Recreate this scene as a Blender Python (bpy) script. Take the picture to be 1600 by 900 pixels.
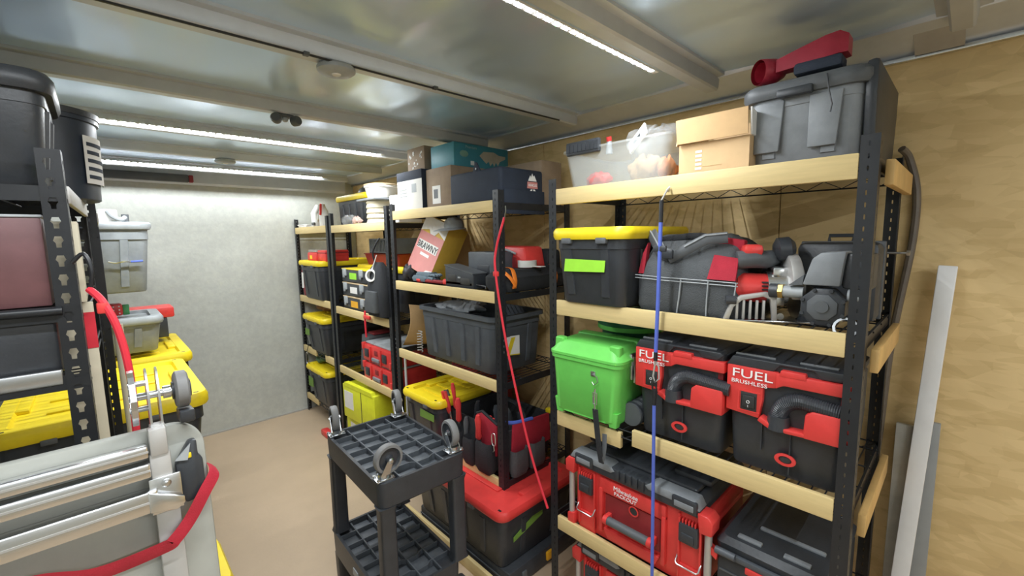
import bpy, bmesh, math, random
from mathutils import Vector, Matrix
random.seed(7)
PI = math.pi
S = bpy.context.scene
COL = S.collection
for o in list(bpy.data.objects):
    bpy.data.objects.remove(o)

# ------------------------------------------------------------------ camera
cd = bpy.data.cameras.new('camera'); cam = bpy.data.objects.new('camera', cd); COL.objects.link(cam)
cd.sensor_width = 36.0; cd.lens = 678.0 / 1600 * 36; cd.clip_start = 0.02
cam.matrix_world = Matrix(((0.723, 0.093, -0.684, 0), (-0.690, 0.072, -0.720, 0),
                           (-0.017, 0.993, 0.116, 1.64), (0, 0, 0, 1)))
S.camera = cam
# ------------------------------------------------------------------ world, exposure
w = bpy.data.worlds.new('world'); S.world = w; w.use_nodes = True
w.node_tree.nodes['Background'].inputs[0].default_value = (0.9, 0.95, 1, 1)
w.node_tree.nodes['Background'].inputs[1].default_value = 0.05
S.view_settings.view_transform = 'Standard'
S.view_settings.look = 'None'
S.view_settings.exposure = 1.25
S.view_settings.gamma = 1.0
LED_POWER = 105.0

# ------------------------------------------------------------------ materials
MC = {}
def nd(nt, t, **kw):
    n = nt.nodes.new(t)
    for k, v in kw.items():
        if k in n.inputs: n.inputs[k].default_value = v
        else: setattr(n, k, v)
    return n
def mat(name, c=(.5, .5, .5), rough=.5, metal=0.0, var=.12, scale=14.0, bump=0.0, bscale=120.0, alpha=1.0, emit=0.0, stretch=(1, 1, 1), c2=None, spec=.5):
    if name in MC: return MC[name]
    m = bpy.data.materials.new(name); m.use_nodes = True; MC[name] = m
    nt = m.node_tree; b = nt.nodes['Principled BSDF']
    b.inputs['Roughness'].default_value = rough; b.inputs['Metallic'].default_value = metal
    b.inputs['Specular IOR Level'].default_value = spec
    tc = nd(nt, 'ShaderNodeTexCoord'); mp = nd(nt, 'ShaderNodeMapping'); mp.inputs['Scale'].default_value = stretch
    nt.links.new(tc.outputs['Object'], mp.inputs['Vector'])
    n = nd(nt, 'ShaderNodeTexNoise', Scale=scale, Detail=5.0, Roughness=.6)
    nt.links.new(mp.outputs[0], n.inputs['Vector'])
    r = nd(nt, 'ShaderNodeValToRGB')
    d = c2 or tuple(max(0, x * (1 - var * 2)) for x in c)
    r.color_ramp.elements[0].position = .3; r.color_ramp.elements[1].position = .65
    r.color_ramp.elements[0].color = (*d, 1); r.color_ramp.elements[1].color = (*c, 1)
    nt.links.new(n.outputs['Fac'], r.inputs[0]); nt.links.new(r.outputs[0], b.inputs['Base Color'])
    if bump:
        n2 = nd(nt, 'ShaderNodeTexNoise', Scale=bscale, Detail=4.0)
        nt.links.new(mp.outputs[0], n2.inputs['Vector'])
        bp = nd(nt, 'ShaderNodeBump', Strength=bump, Distance=.01)
        nt.links.new(n2.outputs['Fac'], bp.inputs['Height']); nt.links.new(bp.outputs[0], b.inputs['Normal'])
    if alpha < 1: b.inputs['Alpha'].default_value = alpha
    if emit:
        b.inputs['Emission Color'].default_value = (*c, 1); b.inputs['Emission Strength'].default_value = emit
    return m
BLK = mat('black_plastic', (.042, .047, .055), .40, bump=.06)
BLK2 = mat('grey_black_plastic', (.088, .10, .115), .46, bump=.06)
BLKM = mat('black_painted_steel', (.018, .020, .024), .38)
DGR = mat('dark_grey_plastic', (.11, .12, .13), .5)
MGR = mat('mid_grey_plastic', (.26, .28, .30), .5)
LGR = mat('light_grey_plastic', (.42, .45, .47), .45)
YEL = mat('yellow_plastic', (.93, .71, .02), .4, var=.05)
YGR = mat('acid_yellow_card', (.80, .83, .03), .5, var=.06)
RED = mat('red_plastic', (.76, .055, .05), .38, var=.07)
DRED = mat('dark_red_plastic', (.30, .025, .03), .5)
CRIM = mat('crimson_plastic', (.42, .022, .05), .4)
FRED = mat('red_fabric', (.42, .015, .035), .85, bump=.25, bscale=300)
GRN = mat('lime_green_plastic', (.17, .68, .12), .42, var=.05)
DGRN = mat('deep_green_plastic', (.02, .16, .07), .45)
GTAPE = mat('green_masking_tape', (.36, .80, .05), .6, var=.06)
DGT = mat('olive_green_tape', (.17, .32, .05), .6, var=.06)
WOOD = mat('pale_wood', (.74, .575, .275), .55, var=.06, scale=7, stretch=(8, 1, 14), bump=.05)
WOODE = mat('end_grain_wood', (.70, .45, .17), .6, var=.12, scale=9)
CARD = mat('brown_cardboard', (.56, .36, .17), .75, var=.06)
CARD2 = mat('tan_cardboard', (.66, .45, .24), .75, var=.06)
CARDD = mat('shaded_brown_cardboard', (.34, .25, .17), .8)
WHT = mat('white_plastic', (.80, .79, .75), .45, var=.05)
PAPER = mat('white_paper', (.84, .83, .80), .7, var=.04)
CREAM = mat('cream_board', (.72, .66, .50), .6, var=.06)
NAVY = mat('navy_fabric', (.022, .032, .055), .8, bump=.15, bscale=300)
TEAL = mat('teal_print', (.03, .30, .38), .5, var=.06)
FAB = mat('charcoal_fabric', (.085, .092, .098), .85, bump=.35, bscale=260)
FABK = mat('black_fabric', (.022, .024, .028), .85, bump=.35, bscale=260)
STEEL = mat('zinc_steel', (.62, .64, .66), .28, metal=1, var=.05)
ALU = mat('brushed_aluminium', (.78, .79, .80), .26, metal=1, var=.05, stretch=(1, 12, 12))
DALU = mat('dull_aluminium', (.55, .54, .52), .5, metal=.5, var=.05)
BRASS = mat('brass', (.72, .52, .18), .3, metal=1)
RUB = mat('grey_rubber', (.22, .22, .22), .6)
PANEL = mat('grey_green_panel', (.44, .45, .41), .55, var=.05)
TXW = mat('white_print', (.92, .92, .92), .5, var=0)
TXK = mat('black_print', (.03, .03, .03), .6, var=0)
TXG = mat('green_ink', (.06, .16, .02), .7, var=0)
ORG = mat('orange_webbing', (.85, .22, .02), .6, var=.06)
ORP = mat('amber_plastic', (.90, .45, .02), .5)
BLU = mat('blue_cord', (.10, .16, .62), .55, var=.05)
REDC = mat('red_cord', (.80, .035, .06), .5, var=.05)
STRAP = mat('red_webbing', (.62, .03, .06), .6, bump=.2, bscale=400)
CLEAR = mat('clear_plastic', (.66, .70, .70), .2, alpha=.26, var=.02)
FILM = mat('clear_film', (.72, .74, .75), .15, alpha=.22, var=.02, bump=.5, bscale=30)
CABLE = mat('grey_cable', (.16, .13, .10), .5)
PVC = mat('white_trim_board', (.82, .82, .82), .4, var=.03)
OUT = mat('grey_trim_board', (.30, .31, .31), .5, var=.05)
TANLID = mat('tan_plastic', (.66, .50, .30), .5)
PINK = mat('faded_red_print', (.68, .27, .25), .6, var=.05)
GOLD = mat('golden_card', (.70, .45, .06), .6, var=.06)

def floor_mat():
    return mat('tan_floor', (.53, .40, .27), .5, var=.05, scale=3, bump=.08, bscale=60)
def osb_mat():
    m = bpy.data.materials.new('osb_board'); m.use_nodes = True; nt = m.node_tree; b = nt.nodes['Principled BSDF']
    b.inputs['Roughness'].default_value = .62
    tc = nd(nt, 'ShaderNodeTexCoord'); out = None
    for i, (rot, sc) in enumerate((((.0, .0, .0), (1, 7, 22)), ((.5, 0, 0), (1, 9, 26)), ((-.7, 0, 0), (1, 8, 20)))):
        mp = nd(nt, 'ShaderNodeMapping'); mp.inputs['Rotation'].default_value = rot; mp.inputs['Scale'].default_value = sc
        nt.links.new(tc.outputs['Object'], mp.inputs['Vector'])
        v = nd(nt, 'ShaderNodeTexVoronoi', Scale=1.4, Randomness=1.0); nt.links.new(mp.outputs[0], v.inputs['Vector'])
        s = nd(nt, 'ShaderNodeSeparateColor'); nt.links.new(v.outputs['Color'], s.inputs[0])
        if out is None: out = s.outputs[0]
        else:
            a = nd(nt, 'ShaderNodeMath', operation='ADD'); nt.links.new(out, a.inputs[0]); nt.links.new(s.outputs[0], a.inputs[1]); out = a.outputs[0]
    n = nd(nt, 'ShaderNodeTexNoise', Scale=2.0, Detail=6.0); nt.links.new(tc.outputs['Object'], n.inputs['Vector'])
    a = nd(nt, 'ShaderNodeMath', operation='MULTIPLY_ADD'); a.inputs[1].default_value = .22
    nt.links.new(out, a.inputs[0]); nt.links.new(n.outputs['Fac'], a.inputs[2])
    r = nd(nt, 'ShaderNodeValToRGB'); e = r.color_ramp.elements
    e[0].position = .40; e[0].color = (.57, .405, .19, 1); e[1].position = 1.05; e[1].color = (.78, .58, .29, 1)
    k = r.color_ramp.elements.new(.72); k.color = (.67, .485, .225, 1)
    nt.links.new(a.outputs[0], r.inputs[0]); nt.links.new(r.outputs[0], b.inputs['Base Color'])
    bp = nd(nt, 'ShaderNodeBump', Strength=.15, Distance=.004); nt.links.new(out, bp.inputs['Height']); nt.links.new(bp.outputs[0], b.inputs['Normal'])
    return m
def wall_mat():
    m = mat('mottled_grey_wall', (.58, .60, .56), .55, scale=2.5, var=.06, bump=.25, bscale=18)
    nt = m.node_tree; b = nt.nodes['Principled BSDF']
    lk = b.inputs['Base Color'].links[0]; src = lk.from_socket
    n = nd(nt, 'ShaderNodeTexNoise', Scale=22.0, Detail=8.0, Roughness=.75)
    tc = nt.nodes['Texture Coordinate']; nt.links.new(tc.outputs['Object'], n.inputs['Vector'])
    r = nd(nt, 'ShaderNodeValToRGB'); r.color_ramp.elements[0].position = .42; r.color_ramp.elements[0].color = (.93, .93, .93, 1)
    r.color_ramp.elements[1].position = .62; r.color_ramp.elements[1].color = (1.04, 1.04, 1.02, 1)
    mx = nd(nt, 'ShaderNodeMix', data_type='RGBA', blend_type='MULTIPLY'); mx.inputs[0].default_value = 1
    nt.links.new(n.outputs['Fac'], r.inputs[0]); nt.links.new(src, mx.inputs[6]); nt.links.new(r.outputs[0], mx.inputs[7])
    nt.links.new(mx.outputs[2], b.inputs['Base Color'])
    return m
def ceil_mat():
    m = bpy.data.materials.new('ceiling_aluminium'); m.use_nodes = True; nt = m.node_tree; b = nt.nodes['Principled BSDF']
    b.inputs['Metallic'].default_value = .55; b.inputs['Roughness'].default_value = .28; b.inputs['Base Color'].default_value = (.66, .82, 1.0, 1)  # bluish tint puts the haze over the ceiling into the base colour
    tc = nd(nt, 'ShaderNodeTexCoord'); mp = nd(nt, 'ShaderNodeMapping'); mp.inputs['Scale'].default_value = (2.2, .9, 1); mp.inputs['Rotation'].default_value = (0, 0, .35)
    nt.links.new(tc.outputs['Object'], mp.inputs['Vector'])
    n = nd(nt, 'ShaderNodeTexNoise', Scale=1.6, Detail=1.0); nt.links.new(mp.outputs[0], n.inputs['Vector'])
    bp = nd(nt, 'ShaderNodeBump', Strength=.5, Distance=.10); nt.links.new(n.outputs['Fac'], bp.inputs['Height']); nt.links.new(bp.outputs[0], b.inputs['Normal'])
    return m
OSB = osb_mat(); WALL = wall_mat(); CEIL = ceil_mat(); FLOOR = floor_mat()
BOW = mat('bow_steel', (.62, .65, .68), .42, metal=.35, var=.04)
COVE = mat('cove_aluminium', (.70, .75, .82), .30, metal=.5, var=.04)

# ------------------------------------------------------------------ mesh helpers
class MB:
    def __init__(s): s.b = bmesh.new()
    def _face(s, vs):
        try: return s.b.faces.new(vs)
        except ValueError: return None
    def box(s, x0, x1, y0, y1, z0, z1, bev=0.0, seg=2, M=None):
        v = [s.b.verts.new(p) for p in ((x0, y0, z0), (x1, y0, z0), (x1, y1, z0), (x0, y1, z0), (x0, y0, z1), (x1, y0, z1), (x1, y1, z1), (x0, y1, z1))]
        f = [s._face([v[i] for i in q]) for q in ((3, 2, 1, 0), (4, 5, 6, 7), (0, 1, 5, 4), (1, 2, 6, 5), (2, 3, 7, 6), (3, 0, 4, 7))]
        vv = v
        if bev:
            es = {e for k in f for e in k.edges}
            r = bmesh.ops.bevel(s.b, geom=list(es), offset=bev, segments=seg, affect='EDGES', profile=.5)
            vv = list({q for k in r['faces'] for q in k.verts} | {q for q in v if q.is_valid})
        if M is not None: bmesh.ops.transform(s.b, matrix=M, verts=[q for q in vv if q.is_valid])
        return s
    def rings(s, rings, cap0=True, cap1=True, close=True):
        R = [[s.b.verts.new(p) for p in r] for r in rings]
        for a, b in zip(R, R[1:]):
            n = len(a)
            for i in range(n if close else n - 1):
                j = (i + 1) % n
                s._face((a[i], a[j], b[j], b[i]))
        if cap0 and len(R[0]) > 2: s._face(R[0][::-1])
        if cap1 and len(R[-1]) > 2: s._face(R[-1])
        return s
    def loft(s, secs, n=4, cap0=True, cap1=True, cx=0.0, cy=0.0, M=None):
        # secs: (z, hx, hy, r[, dx, dy]) rounded rectangles
        rr = []
        for q in secs:
            z, hx, hy, r = q[:4]; dx, dy = (q[4], q[5]) if len(q) > 4 else (0, 0)
            r = max(min(r, hx * .99, hy * .99), 1e-4); ring = []
            for (sx, sy, a0) in ((1, 1, 0), (-1, 1, PI / 2), (-1, -1, PI), (1, -1, 1.5 * PI)):
                for k in range(n + 1):
                    a = a0 + PI / 2 * k / n
                    p = Vector((cx + dx + sx * (hx - r) + r * math.cos(a), cy + dy + sy * (hy - r) + r * math.sin(a), z))
                    ring.append(M @ p if M is not None else p)
            rr.append(ring)
        return s.rings(rr, cap0, cap1)
    def cyl(s, p0, p1, r0, r1=None, n=14, cap=True):
        p0, p1 = Vector(p0), Vector(p1); r1 = r0 if r1 is None else r1
        q = (p1 - p0).to_track_quat('Z', 'Y')
        rg = [[p + q @ Vector((r * math.cos(2 * PI * i / n), r * math.sin(2 * PI * i / n), 0)) for i in range(n)] for p, r in ((p0, r0), (p1, r1))]
        return s.rings(rg, cap, cap)
    def lathe(s, prof, c=(0, 0, 0), axis=(0, 0, 1), n=24, cap0=True, cap1=True, sq=(1, 1)):
        q = Vector(axis).to_track_quat('Z', 'Y'); c = Vector(c)
        rg = [[c + q @ Vector((max(r, 1e-4) * sq[0] * math.cos(2 * PI * i / n), max(r, 1e-4) * sq[1] * math.sin(2 * PI * i / n), z)) for i in range(n)] for r, z in prof]
        return s.rings(rg, cap0, cap1)
    def tube(s, pts, r, n=7, cap=True, flat=None):
        pts = [Vector(p) for p in pts]; rg = []; up = None
        for i, p in enumerate(pts):
            t = (pts[min(i + 1, len(pts) - 1)] - pts[max(i - 1, 0)]).normalized()
            if up is None:
                up = t.orthogonal().normalized()
                if flat is not None: up = (Vector(flat) - t * t.dot(Vector(flat))).normalized()
            up = (up - t * t.dot(up)).normalized(); sd = t.cross(up)
            rx, ry = (r if isinstance(r, tuple) else (r, r))
            rg.append([p + up * (rx * math.cos(2 * PI * k / n)) + sd * (ry * math.sin(2 * PI * k / n)) for k in range(n)])
        return s.rings(rg, cap, cap)
    def prism(s, poly, plane, d0, d1, bev=0.0):
        f = {'xz': lambda a, b, d: (a, d, b), 'xy': lambda a, b, d: (a, b, d), 'yz': lambda a, b, d: (d, a, b)}[plane]
        A = [s.b.verts.new(f(a, b, d0)) for a, b in poly]; B = [s.b.verts.new(f(a, b, d1)) for a, b in poly]
        fs = [s._face(A), s._face(B)]; n = len(poly)
        for i in range(n): fs.append(s._face((A[i], A[(i + 1) % n], B[(i + 1) % n], B[i])))
        if bev:
            bmesh.ops.recalc_face_normals(s.b, faces=[x for x in fs if x])
            es = {e for k in fs if k for e in k.edges}
            bmesh.ops.bevel(s.b, geom=list(es), offset=bev, segments=2, affect='EDGES', profile=.5)
        return s
    def ball(s, c, r, n=12, m=8):
        rx, ry, rz = r if isinstance(r, tuple) else (r, r, r)
        rg = [[(c[0] + rx * math.sin(PI * j / m) * math.cos(2 * PI * i / n), c[1] + ry * math.sin(PI * j / m) * math.sin(2 * PI * i / n), c[2] - rz * math.cos(PI * j / m)) for i in range(n)] for j in range(1, m)]
        return s.rings(rg)
    def mesh(s, name, m, angle=38):
        bmesh.ops.recalc_face_normals(s.b, faces=s.b.faces[:])
        me = bpy.data.meshes.new(name); s.b.to_mesh(me); s.b.free()
        for q in (m if isinstance(m, (list, tuple)) else [m]): me.materials.append(q)
        me.polygons.foreach_set('use_smooth', [True] * len(me.polygons))
        try: me.set_sharp_from_angle(angle=math.radians(angle))
        except Exception: pass
        return me
def link(name, me, parent=None, loc=None, rot=None, label=None, kind=None):
    o = bpy.data.objects.new(name, me); COL.objects.link(o)
    if parent is not None: o.parent = parent
    if loc is not None: o.location = loc
    if rot is not None: o.rotation_euler = rot
    if label: o['label'] = label
    if kind: o['kind'] = kind
    return o
SPLIT = {'lid_trim', 'foot', 'rib', 'corner_guard', 'corner_boss', 'latch', 'bolt', 'guard', 'clip', 'lid_rib', 'red_panel', 'lid_pad', 'strap_hole', 'lid_bar', 'handle_end',
         'vent', 'fork', 'emblem', 'rivet', 'print', 'pocket', 'fitting', 'pipe', 'groove', 'piping', 'zip', 'carabiner', 'hook', 'trim', 'torn_print', 'label_print', 'crease', 'shelf_rail_end', 'picture'}
def P(mb, name, m, parent=None, label=None, kind=None, loc=None, rot=None, angle=38):
    if name in SPLIT:            # every loose piece becomes an object of its own
        mb.b.verts.ensure_lookup_table(); seen = {}; n = 0
        for v in mb.b.verts:
            if v in seen: continue
            st = [v]; seen[v] = n
            while st:
                q = st.pop()
                for e in q.link_edges:
                    k = e.other_vert(q)
                    if k not in seen: seen[k] = n; st.append(k)
            n += 1
        if n > 1:
            parts = []
            for i in range(n):
                c = MB(); mp = {}
                for v in mb.b.verts:
                    if seen[v] == i: mp[v] = c.b.verts.new(v.co)
                for f in mb.b.faces:
                    if seen[f.verts[0]] == i: c.b.faces.new([mp[v] for v in f.verts])
                parts.append(link(name, c.mesh(name, m, angle), parent, loc, rot, label, kind))
            mb.b.free()
            return parts[0]
    return link(name, mb.mesh(name, m, angle), parent, loc, rot, label, kind)
def T(name, label, cat, loc=(0, 0, 0), rz=0.0, group=None):
    o = bpy.data.objects.new(name, None); COL.objects.link(o); o.empty_display_size = .05
    o.location = loc; o.rotation_euler = (0, 0, rz); o['label'] = label; o['category'] = cat
    if group: o['group'] = group
    return o
def tag(o, label, cat, group=None):
    o['label'] = label; o['category'] = cat
    if group: o['group'] = group
    return o
def struct(name, mb, m, parent=None):
    return P(mb, name, m, parent, kind=None if parent else 'structure')
def dup(root, loc, label, rz=None):
    def cp(o, par):
        c = o.copy(); COL.objects.link(c)
        if par is not None: c.parent = par
        for ch in o.children: cp(ch, c)
        return c
    r = cp(root, None); r.location = loc; r['label'] = label
    if rz is not None: r.rotation_euler = (0, 0, rz)
    return r
def text(parent, s, size, m, loc, rot=(PI / 2, 0, 0), name='lettering', align='LEFT', sx=1.0, ext=.0006):
    cu = bpy.data.curves.new(name, 'FONT'); cu.body = s; cu.size = size; cu.extrude = ext; cu.align_x = align; cu.resolution_u = 3
    t = bpy.data.objects.new(name, cu); COL.objects.link(t)
    dg = bpy.context.evaluated_depsgraph_get(); me = bpy.data.meshes.new_from_object(t.evaluated_get(dg))
    bpy.data.objects.remove(t); me.materials.clear(); me.materials.append(m)
    if sx != 1:
        for v in me.vertices: v.co.x *= sx
    return link(name, me, parent, loc, rot)
R = -PI / 2          # things on the right-hand racks face -x

# ------------------------------------------------------------------ setting
XW, XL, YB, YF, ZC = 1.95, -.70, 4.38, -3.2, 2.25
struct('floor', MB().box(XL - .05, XW + .05, YF - .05, YB + .05, -.06, 0), FLOOR)
struct('wall_back', MB().box(XL - .05, XW + .05, YB, YB + .05, 0, ZC + .05), WALL)
struct('wall_front', MB().box(XL - .05, XW + .05, YF - .05, YF, 0, ZC + .05), WALL)
struct('wall_left', MB().box(XL - .05, XL, YF, YB, 0, ZC + .05), WALL)
# right wall: OSB sheets side by side
wr = P(MB().box(XW + .012, XW + .05, YF, YB, 0, ZC + .05), 'wall_right', OSB, kind='structure')
ys = [YF, -1.96, -.72, .52, 1.76, 3.0, YB]
for a, b in zip(ys, ys[1:]):
    P(MB().box(XW, XW + .012, a + .0015, b - .0015, 0.0, 2.195, bev=.001, seg=1), 'panel', OSB, wr)
struct('baseboard_back', MB().box(XL, XW, YB - .012, YB, 0, .012), DALU)
# ceiling with sheet panels between the bows
ce = P(MB().box(XL - .05, XW + .05, YF - .05, YB + .05, ZC + .012, ZC + .06), 'ceiling', CEIL, kind='structure')
BY = [.74 + .6855 * k for k in range(-5, 6)]
edges = [YF] + BY + [YB]
for a, b in zip(edges, edges[1:]):
    if b - a < .05: continue
    m = MB(); n = 14
    rg = []
    for i in range(n + 1):
        y = a + .002 + (b - a - .004) * i / n
        sag = .010 * math.sin(PI * i / n)
        rg.append([(XL, y, ZC - sag), (XW - .10, y, ZC - sag), (XW - .10, y, ZC + .01), (XL, y, ZC + .01)])
    m.rings(rg)
    P(m, 'panel', CEIL, ce)
for i, y in enumerate(BY):   # roof bows: hat section with flanges
    prof = [(y - .055, ZC - .012), (y - .03, ZC - .014), (y - .026, 2.198), (y - .02, 2.192), (y + .02, 2.192), (y + .026, 2.198), (y + .03, ZC - .014), (y + .055, ZC - .012), (y + .055, ZC + .002), (y - .055, ZC + .002)]
    struct('trim_%d' % (i + 1), MB().prism(prof, 'yz', XL, 1.80), BOW)
# cove along the right wall, and a header along the back
struct('trim_12', MB().prism([(1.775, ZC), (1.785, ZC - .016), (1.93, 2.20), (XW, 2.188), (XW, ZC)], 'xz', YF, YB), COVE)
struct('trim_13', MB().box(XW - .02, XW, YF, YB, 2.178, 2.192, bev=.003), ALU)
struct('trim_14', MB().prism([(YB - .05, 2.25), (YB - .05, 2.12), (YB - .035, 2.105), (YB, 2.105), (YB, 2.25)], 'yz', XL, XW - .1), BOW)
struct('trim_15', MB().prism([(1.80, 2.236), (1.925, 2.186), (1.925, 2.192), (1.80, 2.243)], 'xz', .05, .16), DALU)
hb = T('header_box', 'dark grey bar with red end cap fixed high on the grey back wall', 'bar', (.25, YB - .075, 2.115))
P(MB().box(-.5, .33, -.02, .024, 0, .06, bev=.008), 'bar', DGR, hb)
P(MB().box(.33, .36, -.02, .024, .002, .058, bev=.006), 'end_cap', DRED, hb, 'dull red end cap')

# ------------------------------------------------------------------ LED strips, ceiling fittings
def led_strip(y, x0, x1, label, z=2.188, k_=1.0):
    t = T('light_strip', label, 'light', ((x0 + x1) / 2, y, z), 0, 'LED strips under the roof bows')
    h = (x1 - x0) / 2
    P(MB().box(-h - .02, h + .02, -.010, .010, -.003, .002), 'tape', WHT, t)
    m = MB(); n = int((x1 - x0) / .034)
    for k in range(n):
        x = -h + (k + .5) * (2 * h) / n
        m._face([m.b.verts.new(p) for p in ((x - .0095, -.006, -.0036), (x - .0095, .006, -.0036), (x + .0095, .006, -.0036), (x + .0095, -.006, -.0036))])
    P(m, 'diode', mat('led_glow_%d' % (k_ * 100), (.93, .97, 1.0), .5, var=0, emit=LED_POWER * 2.6 * k_), t, kind='stuff')
    return t
led_strip(.775, -.4, 1.41, 'bright LED strip on the nearest roof bow, running to the wood-walled side')
led_strip(BY[8] - .05, -.25, 1.43, 'dotted LED strip on a roof bow above the middle of the room', 2.205, 1.5)
led_strip(BY[10] - .05, -.25, 1.55, 'dotted LED strip on the last roof bow before the grey back wall', 2.215, .6)
led_strip(BY[2], -.4, 1.3, 'LED strip on a roof bow behind the camera', 2.188, 1.7)  # added out of view as fill for the right wall and shelf fronts
def puck(x, y, r, label):
    t = T('ceiling_disc', label, 'light', (x, y, 2.19), 0, 'round discs under the roof bows')
    P(MB().lathe([(r * .9, 0), (r, -.006), (r, -.016), (r * .86, -.022), (r * .3, -.024)], n=28), 'housing', LGR, t)
    P(MB().lathe([(r * .25, -.0245), (r * .2, -.028)], n=16), 'lens', WHT, t)
puck(.605, 1.43, .058, 'large pale round disc light under the second roof bow')
puck(.68, BY[9], .06, 'small pale round disc light between the two far LED strips')
sn = T('twin_sensor', 'small dark twin-headed fitting hanging under the roof bow above the LED strips', 'sensor', (.65, BY[7], 2.19))
P(MB().box(-.035, .035, -.02, .02, -.012, .0, bev=.004), 'base', DGR, sn)
for s in (-1, 1): P(MB().lathe([(.008, 0), (.02, .008), (.022, .03), (.017, .04)], (s * .03, 0, -.026), (s * .5, -1, .1)), 'head', DGR, sn)
P(MB().ball((0, -.005, -.02), (.014, .014, .012)), 'lens', LGR, sn)
ws = T('roof_wire', 'thin dark wire clipped along the second roof bow', 'wire', (.5, 1.40, 2.19))
P(MB().tube([(-1.0, -.012, .0), (-.4, -.016, -.006), (0, -.012, -.003), (.5, -.014, -.006), (1.15, -.012, 0)], .0035, 6), 'cord', BLKM, ws)
for x in (-.5, 0, .45): P(MB().box(x - .008, x + .008, -.022, -.004, -.008, .002, bev=.001), 'clip', DGR, ws)

# ------------------------------------------------------------------ racks
def post_mesh(h, wd, pitch, hw, hh, key):
    m = MB(); b = m.b; n = int(h / pitch); z0 = (h - n * pitch) / 2
    for fl in (0, 1):
        def V(a, z): return b.verts.new((a, 0, z) if fl == 0 else (0, a, z))
        def quad(a0, a1, za, zb): m._face((V(a0, za), V(a1, za), V(a1, zb), V(a0, zb)))
        if z0 > .0005:
            quad(0, wd, 0, z0); quad(0, wd, h - z0, h)
        for k in range(n):
            za = z0 + k * pitch; zb = za + pitch; zc = (za + zb) / 2; c = wd * .54
            if key: hole = [(-.5, -1), (.5, -1), (.55, -.2), (1, .25), (.62, 1), (-.62, 1), (-1, .25), (-.55, -.2)]
            else: hole = [(-.7, -1), (.7, -1), (1, -.5), (1, .5), (.7, 1), (-.7, 1), (-1, .5), (-1, -.5)]
            H = [V(c + a * hw, zc + q * hh) for a, q in hole]
            O = [V(a, z) for a, z in ((0, za), (wd, za), (wd, zc - hh * .4), (wd, zc + hh * .4), (wd, zb), (0, zb), (0, zc + hh * .4), (0, zc - hh * .4))]
            for i in range(8): m._face((O[i], O[(i + 1) % 8], H[(i + 1) % 8], H[i]))
    bmesh.ops.remove_doubles(b, verts=b.verts[:], dist=1e-5)
    bmesh.ops.recalc_face_normals(b, faces=b.faces[:])
    bmesh.ops.solidify(b, geom=b.faces[:], thickness=.0022)
    return m.mesh('post', BLKM)
POSTM = {}
def get_post(h, key):
    k = (round(h, 3), key)
    if k not in POSTM: POSTM[k] = post_mesh(h, .040, .0425, .0085, .0125, True) if key else post_mesh(h, .038, .029, .0018, .006, False)
    return POSTM[k]
def rack(label, xf, xb, y0, y1, h, decks, key=False, boards=(), dz=None, tone=BLKM, truss=True, bz=.062):
    """steel rack standing on the floor: four slotted angle posts, wire decks, rails; y0..y1 long, xf front, xb back"""
    yc = (y0 + y1) / 2; fx = 1 if xb > xf else -1
    t = T('storage_rack', label, 'rack', (xf, yc, 0), 0, 'black steel storage racks')
    L = (y1 - y0) / 2; D = abs(xb - xf)
    pm = get_post(h, key)
    crn = [((0, -L), 0), ((fx * D, -L), 0), ((fx * D, L), 0), ((0, L), 0)]
    for (x, y), _ in crn:
        sx = 1 if (x == 0) == (fx > 0) else -1; sy = 1 if y < 0 else -1
        ang = {(1, 1): 0, (-1, 1): PI / 2, (-1, -1): PI, (1, -1): -PI / 2}[(sx, sy)]
        link('post', pm, t, (x, y, 0), (0, 0, ang))
    for i, z in enumerate(decks):
        m = MB()
        xa, xe = (.004, D - .004)
        for yy in (-L + .006, L - .006):
            m.box(fx * xa if fx > 0 else -xe, fx * xe if fx > 0 else -xa, yy - .003, yy + .003, z - .035, z - .002)
        for xx in (xa, xe):
            for zz in (z - .004, z - .034): m.cyl((fx * xx, -L, zz), (fx * xx, L, zz), .0028, n=5)
            n = int(2 * L / .05)
            if truss: m.tube([(fx * xx, -L + 2 * L * k / n, z - .005 - (.028 if k % 2 else 0)) for k in range(n + 1)], .002, 4)
        P(m, 'shelf_rail', tone, t)
        m = MB(); n = int(2 * L / .032)
        for k in range(1, n):
            y = -L + 2 * L * k / n; a, b2 = sorted((fx * xa, fx * xe)); m.box(a, b2, y - .0016, y + .0016, z - .004, z - .001)
        for xx in (.15, .3, .45):
            if xx < D: m.cyl((fx * xx, -L, z - .006), (fx * xx, L, z - .006), .0025, n=4)
        P(m, 'wire_deck', tone, t, kind='stuff')
    for (ya, yb, zt) in boards:
        m = MB().box(-.002, .016, ya - yc, yb - yc, zt - bz, zt, bev=.0025)
        P(m, 'board', WOOD, t)
    return t
XF = 1.358
A = rack('black wire-deck rack nearest the camera on the right, tall slotted corner post', XF, 1.88, .160, 1.20, 1.87, [1.82, 1.372, .922, .416],
         boards=[(.199, 1.161, 1.829), (.199, 1.161, 1.381), (.199, .803, .931), (.850, 1.161, .905), (.199, 1.161, .425)])
for z in (1.80, 1.33, .88):
    P(MB().box(.045, .50, -.545, -.527, z - .05, z + .012, bev=.0025), 'end_board', WOODE, A)
for z in (1.57,):
    P(MB().cyl((.47, -.55, z), (.47, -.49, z), .004).cyl((.47, -.556, z), (.47, -.548, z), .009, n=6).cyl((.47, -.50, z), (.47, -.494, z), .009, n=6), 'bolt', STEEL, A)
B = rack('black wire-deck rack second from the camera, with white-and-red printed box on it', XF, 1.88, 1.511, 2.535, 1.86, [1.806, 1.372, .932, .424],
         boards=[(1.551, 2.497, 1.815), (1.551, 2.497, 1.381), (1.551, 2.497, .940), (1.551, 2.1, .432)], bz=.055)
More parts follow.
